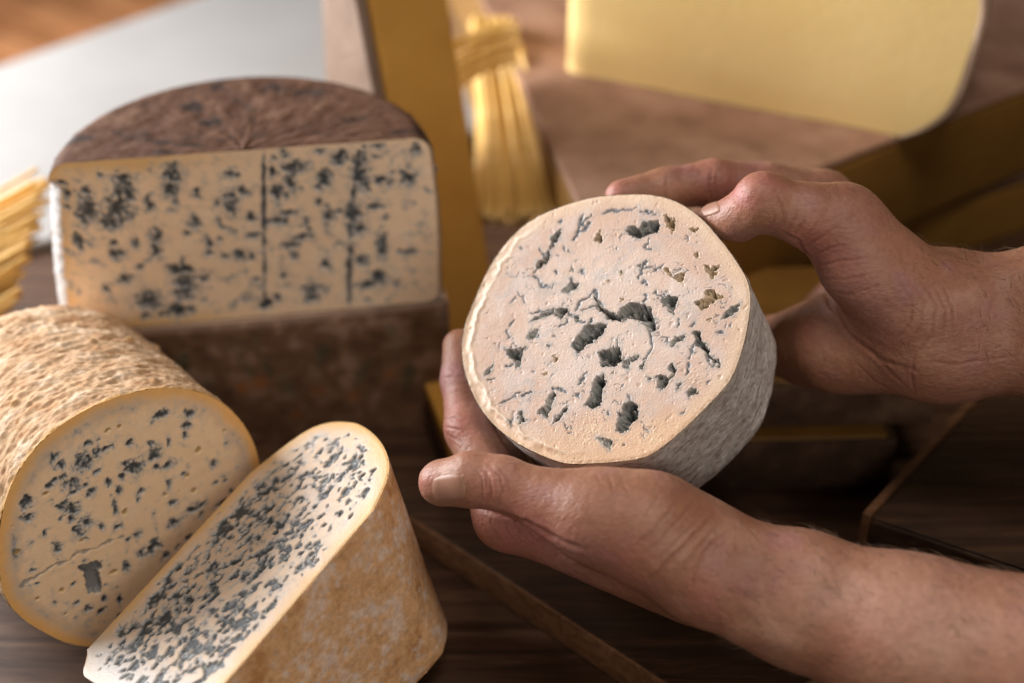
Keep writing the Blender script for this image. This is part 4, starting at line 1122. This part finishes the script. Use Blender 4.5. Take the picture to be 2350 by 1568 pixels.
# ---- half wheel in printed paper underneath ------------------------------------
E_M = C_M * [1, 1, 0]
wrapd = frame_thing('wrapped_cheese', 'half wheel in brown paper printed with flowers and leaves, under the dark-topped half wheel', 'cheese', E_M + np.array([0, 0, 0.0006]), C_X, C_B, (0, 0, 1))
EH = 84.0
def e_out(s):
    """outline round the half wheel; s 0..1 is the bulging front, left to right"""
    xx = -108 + 216 * s
    return xx, -2 - 16 * (1 - (xx / 108) ** 2) ** 0.8 if abs(xx) < 108 else -2
def flower_tint(u, w):
    """print on the paper, u along the side and w up it (mm)"""
    n1 = n2(u, w, 14, 3, 601)
    c = np.tile(np.array([0.155, 0.082, 0.045]), (len(u), 1))
    c = mixc(c, (0.27, 0.165, 0.11), sstep(0.0, 0.4, n1))
    c = mixc(c, (0.085, 0.043, 0.024), sstep(0.0, 0.4, -n1) * 0.7)
    rs = random.Random(5)
    wx, wy = 3 * n2(u, w, 9, 3, 605), 3 * n2(u, w, 9, 3, 606)
    fade = np.clip(0.45 + 0.9 * n2(u, w, 25, 2, 607), 0, 1)
    for k in range(13):
        cx, cy = -100 + 17 * k + rs.uniform(-5, 5), rs.uniform(14, 46)
        r = np.hypot(u + wx - cx, w + wy - cy)
        a = np.arctan2(w - cy, u - cx)
        c = mixc(c, (0.25, 0.145, 0.085), sstep(2.5, -1.5, r - (8 + 1.6 * np.cos(5 * a + k))) * 0.6 * fade)
        c = mixc(c, (0.30, 0.105, 0.025), sstep(2.0, -1.5, r - rs.uniform(3.0, 5.0)) * fade)
        hl_ = rs.uniform(9, 15)
        lx = u + wx - cx - rs.uniform(-6, 8) - 5 * np.sin(w / 14 + k); lw = w - cy - rs.uniform(14, 26)
        c = mixc(c, (0.04, 0.07, 0.04), sstep(1.2, -0.8, np.abs(lx) - 3.4 * np.sqrt(np.maximum(1 - (lw / hl_) ** 2, 0))) * (np.abs(lw) < hl_) * 0.8 * fade)
    return c
nu, nw = 240, 86
us = np.linspace(0, 1, nu)
fx = -108 + 216 * us
fy = -1 - 6 * (1 - (fx / 108) ** 2)
U, Wv = np.meshgrid(np.arange(nu), np.linspace(0, EH, nw), indexing='ij')
X = fx[U.ravel()]; Y = fy[U.ravel()]; Z = Wv.ravel()
rnd = 3.0 * (1 - np.sqrt(np.clip(1 - np.clip((Z - (EH - 4)) / 4, 0, 1) ** 2, 0, 1)))
Y = Y + rnd + 0.5 * n2(X, Z, 9, 3, 611)
link('wrapper', np_mesh('wrapper', np.stack([X, Y, Z], 1) / 1000, grid_quads(nu, nw)[:, ::-1], flower_tint(X, Z)), mat_tint('printed_paper', 0.55, 0, grain=700, grain_d=0.0003, spec=0.4, vary=0.2), wrapd)
arc = [(108 * math.cos(a), 108 * math.sin(a)) for a in np.linspace(0, math.pi, 40)]
front = [(float(a), float(b) + 4.0) for a, b in zip(fx[::8], fy[::8])]
slab('body', [(a / 1000, b / 1000) for a, b in arc + front[1:-1]], 0.0, (EH - 0.4) / 1000, mat_noise('plain_brown_rind', [(0.3, (0.30, 0.19, 0.13)), (0.7, (0.46, 0.33, 0.25))], 40, rough=0.6), wrapd, 0.002)

# ------------------------------------------------------------------ the person: two forearms and hands
person = thing('person', 'bare forearms and both hands reaching in from the right, holding the half wheel', 'person', (0.33, 0.50, 0.0))

def J(u, v, d, r):
    """joint: sight line, distance in mm, apparent radius in plate units -> (point, radius in m)"""
    return at(u, v, d / 1000.0), r / FPX * d / 1000.0
def chain(p, joints, k=0.004):
    f = None
    for (a, ra), (b, rb) in zip(joints[:-1], joints[1:]):
        g = round_cone(p, a, ra, b, rb)
        f = g if f is None else smin(f, g, k)
    return f

class Hand:
    def __init__(self, palm, fingers, k_palm=0.014, k_join=0.012, gap=0.0):
        self.palm, self.fingers, self.kp, self.kj, self.gap = palm, fingers, k_palm, k_join, gap
    def raw(self, p):
        f = None
        for a, b in self.palm:
            g = round_cone(p, a[0], a[1], b[0], b[1])
            f = g if f is None else smin(f, g, self.kp)
        out = None
        for joints, k in self.fingers:
            g = smin(f, chain(p, joints), k)
            out = g if out is None else np.minimum(out, g)
        return out
    def __call__(self, p):
        return smax(self.raw(p), -(held_sdf(p) - 0.0003), 0.0025)
    def bounds(self, pad=0.012):
        pts = []
        for a, b in self.palm:
            for q, r in (a, b): pts += [q - r, q + r]
        for js, k in self.fingers:
            for q, r in js: pts += [q - r, q + r]
        pts = np.array(pts)
        return pts.min(0) - pad, pts.max(0) + pad

SKIN = np.array([0.34, 0.165, 0.10])
SKIN_PINK = np.array([0.46, 0.165, 0.145])
SKIN_PALE = np.array([0.50, 0.295, 0.215])
SKIN_BROWN = np.array([0.25, 0.105, 0.055])
SKIN_MAUVE = np.array([0.33, 0.155, 0.15])

def build_hand(name, label, hand, creases, patches, h, lo=None, hi=None, swell=()):
    """creases: (width, depth mm, [(u,v)...]); patches: (u, v, radius, colour, amount); swell: (u, v, radius, mm)"""
    blo, bhi = hand.bounds()
    if hi is not None: bhi = np.minimum(bhi, hi)
    v, q = sdf_surface(hand, blo, bhi, h, 1)
    v = relax(v, q, 2, 0.5)
    n = sdf_grad(hand, v, 0.0012)
    u_, v_, d_ = proj(v)
    view = unit_rows(CAM - v)
    face = sstep(-0.05, 0.35, (n * view).sum(1))
    disp = np.zeros(len(v))
    red = np.zeros(len(v))
    ju = 5 * fbm(v * 140, 3, 701); jv = 5 * fbm(v * 140, 3, 703)
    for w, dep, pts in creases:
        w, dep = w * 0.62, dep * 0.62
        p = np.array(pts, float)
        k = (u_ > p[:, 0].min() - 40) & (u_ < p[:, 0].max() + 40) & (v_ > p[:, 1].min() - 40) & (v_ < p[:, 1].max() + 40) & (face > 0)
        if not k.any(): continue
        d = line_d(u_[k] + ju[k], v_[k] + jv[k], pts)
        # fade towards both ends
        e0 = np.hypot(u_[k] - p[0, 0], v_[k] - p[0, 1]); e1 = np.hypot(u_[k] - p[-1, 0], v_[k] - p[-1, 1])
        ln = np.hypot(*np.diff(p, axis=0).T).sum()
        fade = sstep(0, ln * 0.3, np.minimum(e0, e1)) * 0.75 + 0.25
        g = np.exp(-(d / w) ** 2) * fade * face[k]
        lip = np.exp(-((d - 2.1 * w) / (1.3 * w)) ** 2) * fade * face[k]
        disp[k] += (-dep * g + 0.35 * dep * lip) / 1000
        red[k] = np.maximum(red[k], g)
    for su, sv, sr, mm in swell:
        disp += mm / 1000 * np.exp(-(((u_ - su) ** 2 + (v_ - sv) ** 2) / sr ** 2)) * face
    disp += 0.00035 * fbm(v * 120, 3, 711) + 0.00018 * fbm(v * 420, 3, 713)
    c = np.tile(SKIN, (len(v), 1))
    c = mixc(c, SKIN_PALE, sstep(0.0, 0.5, fbm(v * 38, 3, 721)) * 0.6)
    c = mixc(c, SKIN_BROWN, sstep(0.0, 0.5, fbm(v * 30, 3, 723)) * 0.5)
    c = mixc(c, SKIN_MAUVE, sstep(0.05, 0.5, fbm(v * 55, 3, 725)) * 0.55)
    for pu, pv, pr, pc, amt in patches:
        w = np.exp(-(((u_ - pu) ** 2 + (v_ - pv) ** 2) / pr ** 2)) * amt * (0.75 + 0.5 * fbm(v * 90, 2, 731))
        c = mixc(c, pc, np.clip(w, 0, 1))
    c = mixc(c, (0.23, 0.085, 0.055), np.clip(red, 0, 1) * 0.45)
    v2 = v + n * disp[:, None]
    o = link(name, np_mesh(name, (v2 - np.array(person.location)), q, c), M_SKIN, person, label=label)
    return o, v2, n
def unit_rows(a):
    return a / (np.linalg.norm(a, axis=1, keepdims=True) + 1e-12)

def nail(hand_obj, hand, cu, cv, ang, length, width, curve=0.0):
    """fingernail: a shallow curved plate laid on the finger's surface round the sight line (cu, cv)"""
    ns = 26
    s, t = np.meshgrid(np.linspace(-1, 1, ns), np.linspace(-1, 1, ns), indexing='ij')
    s, t = s.ravel(), t.ravel()
    # squarish ellipse
    a = s * np.sqrt(1 - 0.42 * t * t); b = t * np.sqrt(1 - 0.42 * s * s)
    ca, sa = math.cos(ang), math.sin(ang)
    U = cu + a * length * ca - b * width * sa
    Vv = cv + a * length * sa + b * width * ca
    dirs = ((U - 1175) / FPX)[:, None] * AX_R - ((Vv - 784) / FPX)[:, None] * AX_U + AX_F
    d = np.full(len(U), 0.55)
    for _ in range(70):
        f = hand(CAM + dirs * d[:, None])
        d = d + np.clip(f, -0.004, 0.02) * 0.9
    p = CAM + dirs * d[:, None]
    n = sdf_grad(hand, p, 0.0015)
    rr = np.maximum(np.abs(s), np.abs(t))
    lift = 0.0005 * sstep(1.0, 0.6, rr) - 0.0005 * sstep(0.88, 1.0, rr)
    p = p + n * lift[:, None]
    link('fingernail', np_mesh('fingernail', p - np.array(person.location), grid_quads(ns, ns)), M_NAIL, hand_obj)

# upper hand (palm towards the viewer, thumb hooked over the rim)
w1, w2 = J(2185, 692, 662, 100), J(2190, 800, 668, 106)
rh = Hand(
    palm=[(J(1935, 515, 648, 80), J(2110, 692, 655, 110)), (J(1965, 610, 652, 84), J(2120, 745, 662, 105)),
          (J(2110, 800, 668, 114), J(1930, 785, 690, 104)), (J(1930, 785, 690, 104), J(1855, 792, 712, 78)), (J(1855, 792, 712, 78), J(1730, 790, 752, 62)),
          (J(2080, 745, 692, 100), J(1990, 650, 752, 76)), (J(2110, 680, 690, 90), J(1895, 470, 712, 58)),
          (w1, J(2420, 684, 652, 112)), (w2, J(2430, 790, 655, 112)), (w1, w2),
          (J(2420, 684, 652, 112), J(2800, 690, 640, 150)), (J(2430, 790, 655, 112), J(2800, 790, 640, 150))],
    fingers=[([J(1935, 512, 648, 80), J(1845, 492, 642, 70), J(1752, 464, 640, 66), J(1696, 500, 648, 51), J(1640, 508, 656, 40)], 0.012),
             ([J(1890, 452, 710, 60), J(1760, 428, 704, 53), J(1640, 420, 700, 53), J(1525, 434, 697, 46), J(1428, 452, 693, 40)], 0.010),
             ([J(1968, 640, 772, 52), J(1835, 765, 812, 48), J(1710, 795, 824, 44), J(1630, 800, 818, 40)], 0.010),
             ([J(1958, 695, 776, 50), J(1840, 805, 806, 46), J(1720, 838, 818, 43), J(1640, 850, 814, 38)], 0.010),
             ([J(1948, 745, 764, 48), J(1825, 822, 790, 43), J(1735, 868, 800, 40), J(1665, 890, 800, 34)], 0.010)])
cr_r = [
    # thumb joint folds
    (5, 0.9, [(1786, 528), (1800, 505), (1796, 470), (1780, 440)]), (4, 0.5, [(1770, 525), (1778, 500), (1772, 470)]),
    (4, 0.6, [(1822, 548), (1838, 520), (1850, 500)]), (4, 0.6, [(1806, 535), (1822, 505), (1828, 480)]),
    (6, 1.6, [(1795, 535), (1832, 552), (1852, 590), (1862, 612)]),
    (4, 0.7, [(1850, 565), (1885, 545), (1920, 520)]), (4, 0.7, [(1862, 588), (1900, 570), (1950, 560)]),
    (4, 0.6, [(1870, 612), (1920, 600), (1990, 590)]), (4, 0.5, [(1880, 640), (1940, 640), (2010, 625)]),
    (4, 0.45, [(1890, 665), (1950, 672), (2030, 650)]), (3, 0.4, [(1845, 545), (1870, 520), (1880, 500)]),
    # thenar boundary and wrist lines
    (7, 1.0, [(1868, 615), (1900, 690), (1950, 770), (2030, 830), (2100, 850)]),
    (5, 0.5, [(2060, 640), (2095, 690), (2090, 740), (2050, 790)]), (5, 0.5, [(2085, 640), (2122, 690), (2115, 750), (2075, 800)]),
    (5, 0.5, [(2110, 640), (2150, 700), (2140, 770), (2100, 820)]), (5, 0.45, [(2135, 645), (2172, 710), (2165, 790)]),
    (5, 0.5, [(2160, 650), (2185, 700), (2190, 760)]), (5, 0.7, [(2100, 905), (2092, 860), (2100, 810)]),
    (5, 0.5, [(1990, 800), (2050, 860), (2095, 905)]), (4, 0.4, [(1960, 830), (2010, 875), (2060, 905)]),
    (5, 0.45, [(2120, 830), (2200, 835), (2340, 815)]),
    # index finger folds
    (5, 0.8, [(1530, 480), (1527, 440), (1532, 400)]), (5, 0.8, [(1632, 470), (1628, 430), (1634, 385)]), (4, 0.5, [(1645, 470), (1642, 430), (1646, 395)]),
]
pa_r = [(1700, 450, 38, SKIN_PINK, 0.9), (1870, 570, 60, SKIN_PINK, 0.75), (1960, 500, 70, SKIN_MAUVE, 0.5), (1985, 690, 110, SKIN_MAUVE, 0.55),
        (1405, 440, 40, SKIN_PINK, 0.6), (1850, 780, 120, SKIN_BROWN, 0.5), (2250, 760, 130, SKIN_MAUVE, 0.4), (1760, 420, 40, SKIN_PINK, 0.6), (1640, 400, 60, SKIN_PINK, 0.4), (1680, 520, 40, SKIN_BROWN, 0.5)]
ho, hv_, hn_ = build_hand('hand', 'upper hand with hooked thumb on the rim and index finger behind', rh, cr_r, pa_r, 0.00085,
                          hi=np.array([0.36, 9, 9]), swell=[(1727, 428, 36, 1.2), (1930, 480, 50, 0.8), (1990, 660, 80, 2.0)])
nail(ho, rh, 1630, 480, math.radians(160), 26, 17)

# lower hand (palm up, thumb along the near rim)
wr = J(1640, 1308, 602, 116)
lh = Hand(
    palm=[(J(1370, 1186, 600, 98), J(1490, 1216, 599, 118)), (J(1490, 1216, 599, 118), J(1590, 1268, 600, 110)), (J(1590, 1268, 600, 110), wr),
          (J(1598, 1345, 626, 84), J(1165, 1185, 650, 72)), (J(1590, 1330, 640, 80), J(1205, 1185, 672, 70)),
          (J(1590, 1320, 652, 78), J(1245, 1190, 694, 66)), (J(1590, 1310, 660, 74), J(1290, 1195, 712, 60)),
          (J(1400, 1230, 630, 80), J(1600, 1290, 625, 100)),
          (wr, J(1832, 1374, 594, 142)), (J(1832, 1374, 594, 142), J(2080, 1462, 582, 176)), (J(2080, 1462, 582, 176), J(2560, 1590, 560, 245))],
    fingers=[([J(1370, 1186, 600, 96), J(1262, 1152, 606, 72), J(1152, 1110, 612, 61), J(1085, 1100, 616, 62), J(1014, 1108, 622, 54)], 0.012),
             ([J(1165, 1185, 650, 72), J(1076, 985, 677, 54), J(1060, 872, 692, 47), J(1057, 797, 699, 42)], 0.008),
             ([J(1205, 1185, 672, 70), J(1120, 1010, 712, 54), J(1120, 890, 730, 48), J(1140, 820, 742, 42)], 0.008),
             ([J(1245, 1190, 694, 66), J(1180, 1050, 745, 52), J(1200, 940, 765, 46), J(1240, 880, 778, 40)], 0.008),
             ([J(1290, 1195, 712, 60), J(1270, 1090, 768, 46), J(1300, 1000, 785, 40), J(1335, 950, 792, 36)], 0.008)])
cr_l = [
    # thumb knuckle arcs
    (5, 0.75, [(1090, 1078), (1106, 1100), (1108, 1130), (1100, 1158)]), (5, 0.8, [(1104, 1072), (1124, 1098), (1128, 1130), (1118, 1160)]),
    (5, 0.7, [(1122, 1068), (1146, 1092), (1152, 1125), (1142, 1160)]), (4, 0.5, [(1142, 1070), (1164, 1098), (1166, 1130)]),
    (4, 0.5, [(1115, 1082), (1116, 1105), (1118, 1125)]),
    # thenar / web edge
    (8, 1.6, [(1098, 1166), (1150, 1180), (1210, 1200), (1260, 1226), (1295, 1246), (1350, 1262)]),
    # wrist folds
    (7, 1.5, [(1640, 1178), (1610, 1212), (1580, 1245), (1545, 1280), (1515, 1312), (1490, 1330)]),
    (6, 1.2, [(1660, 1196), (1630, 1228), (1600, 1262), (1570, 1300), (1550, 1330)]),
    (6, 0.9, [(1690, 1208), (1650, 1235), (1615, 1270), (1590, 1320), (1585, 1350)]),
    (5, 0.6, [(1590, 1150), (1560, 1190), (1525, 1230), (1480, 1270)]), (5, 0.55, [(1560, 1140), (1535, 1175), (1500, 1215), (1455, 1255)]),
    (5, 0.5, [(1610, 1190), (1570, 1225), (1535, 1260), (1500, 1290)]), (4, 0.4, [(1520, 1120), (1500, 1160), (1465, 1205)]),
    (4, 0.45, [(1395, 1090), (1402, 1115), (1410, 1135)]), (4, 0.45, [(1420, 1090), (1430, 1118), (1445, 1140)]), (4, 0.4, [(1370, 1088), (1376, 1110)]),
    # lines on the web of the index knuckle
    (3, 0.45, [(1135, 1172), (1128, 1205), (1150, 1240)]), (3, 0.45, [(1158, 1182), (1160, 1212), (1185, 1245)]), (3, 0.45, [(1180, 1190), (1190, 1220), (1220, 1250)]),
    (3, 0.4, [(1112, 1170), (1108, 1200), (1122, 1235)]), (3, 0.4, [(1205, 1205), (1222, 1230), (1250, 1255)]),
    # index finger folds
    (4, 0.7, [(1016, 962), (1045, 958), (1070, 970)]), (4, 0.6, [(1018, 978), (1048, 985), (1075, 1000)]), (4, 0.5, [(1022, 995), (1050, 1010), (1075, 1030)]),
    (4, 0.4, [(1012, 868), (1040, 864), (1060, 870)]),
]
pa_l = [(1150, 1210, 70, SKIN_PINK, 0.95), (1230, 1240, 60, SKIN_PINK, 0.8), (1320, 1290, 90, SKIN_MAUVE, 0.7), (1045, 960, 60, SKIN_PINK, 0.8),
        (1025, 860, 40, SKIN_MAUVE, 0.7), (975, 1110, 30, SKIN_PINK, 0.6), (1280, 1120, 80, SKIN_BROWN, 0.5), (1620, 1370, 60, SKIN_PINK, 0.45),
        (1800, 1430, 90, SKIN_PALE, 0.5), (1130, 1100, 45, SKIN_PINK, 0.45), (1450, 1300, 70, SKIN_PINK, 0.4), (1720, 1330, 60, SKIN_MAUVE, 0.5), (1950, 1480, 70, SKIN_PINK, 0.35), (2150, 1450, 160, SKIN_PALE, 0.8), (2000, 1400, 120, SKIN_PALE, 0.5)]
lo_, lv_, ln_ = build_hand('hand', 'lower hand cupping the half wheel from below, thumb along its near rim', lh, cr_l, pa_l, 0.00085,
                           hi=np.array([0.30, 9, 9]), swell=[(1130, 1105, 34, 0.2), (1450, 1160, 80, 1.0), (1690, 1470, 40, 1.6)])
nail(lo_, lh, 1030, 1122, math.radians(172), 42, 37)

# hair on the forearms: short tapering blades, one mesh per arm
def arm_hair(obj, v, n, test, count, length, lean, seed):
    r = np.random.default_rng(seed)
    u_, v_, d_ = proj(v)
    k = np.flatnonzero(test(u_, v_))
    k = r.choice(k, min(count, len(k)), replace=False)
    V, Q = [], []
    for i in k:
        p, nn = v[i], n[i]
        side = unit(np.cross(nn, lean) + 1e-6)
        tg = unit(lean - nn * (lean @ nn) + side * r.normal() * 0.55)
        L = length * r.uniform(0.5, 1.25); wdt = 0.00009 * r.uniform(0.7, 1.3)
        pts = []
        for s in np.linspace(0, 1, 5):
            pts.append(p + nn * (0.55 * L * s - 0.42 * L * s * s) + tg * L * s + side * (0.22 * L * s * s * r.normal() * 0.6))
        b = len(V)
        for s, q_ in enumerate(pts):
            ww = wdt * (1 - s / 4.6)
            c1 = unit(np.cross(tg, nn)) * ww
            V += [q_ + c1, q_ - c1 * 0.5 + nn * ww, q_ - c1 * 0.5 - nn * ww]
        for s in range(4):
            for a in range(3):
                Q.append((b + s * 3 + a, b + s * 3 + (a + 1) % 3, b + s * 3 + 3 + (a + 1) % 3, b + s * 3 + 3 + a))
    link('arm_hair', np_mesh('arm_hair', np.array(V) - np.array(person.location), Q), M_HAIR, obj, kind='stuff')
arm_hair(ho, hv_, hn_, lambda a, b: (a > 2120) & ((b < 640 + 0 * a) | (a > 2240)), 700, 0.010, unit([-0.5, 0.3, 0.5]), 5)
arm_hair(lo_, lv_, ln_, lambda a, b: (a > 1640) & (b > 1200), 1500, 0.008, unit([-0.4, 0.5, -0.1]), 6)
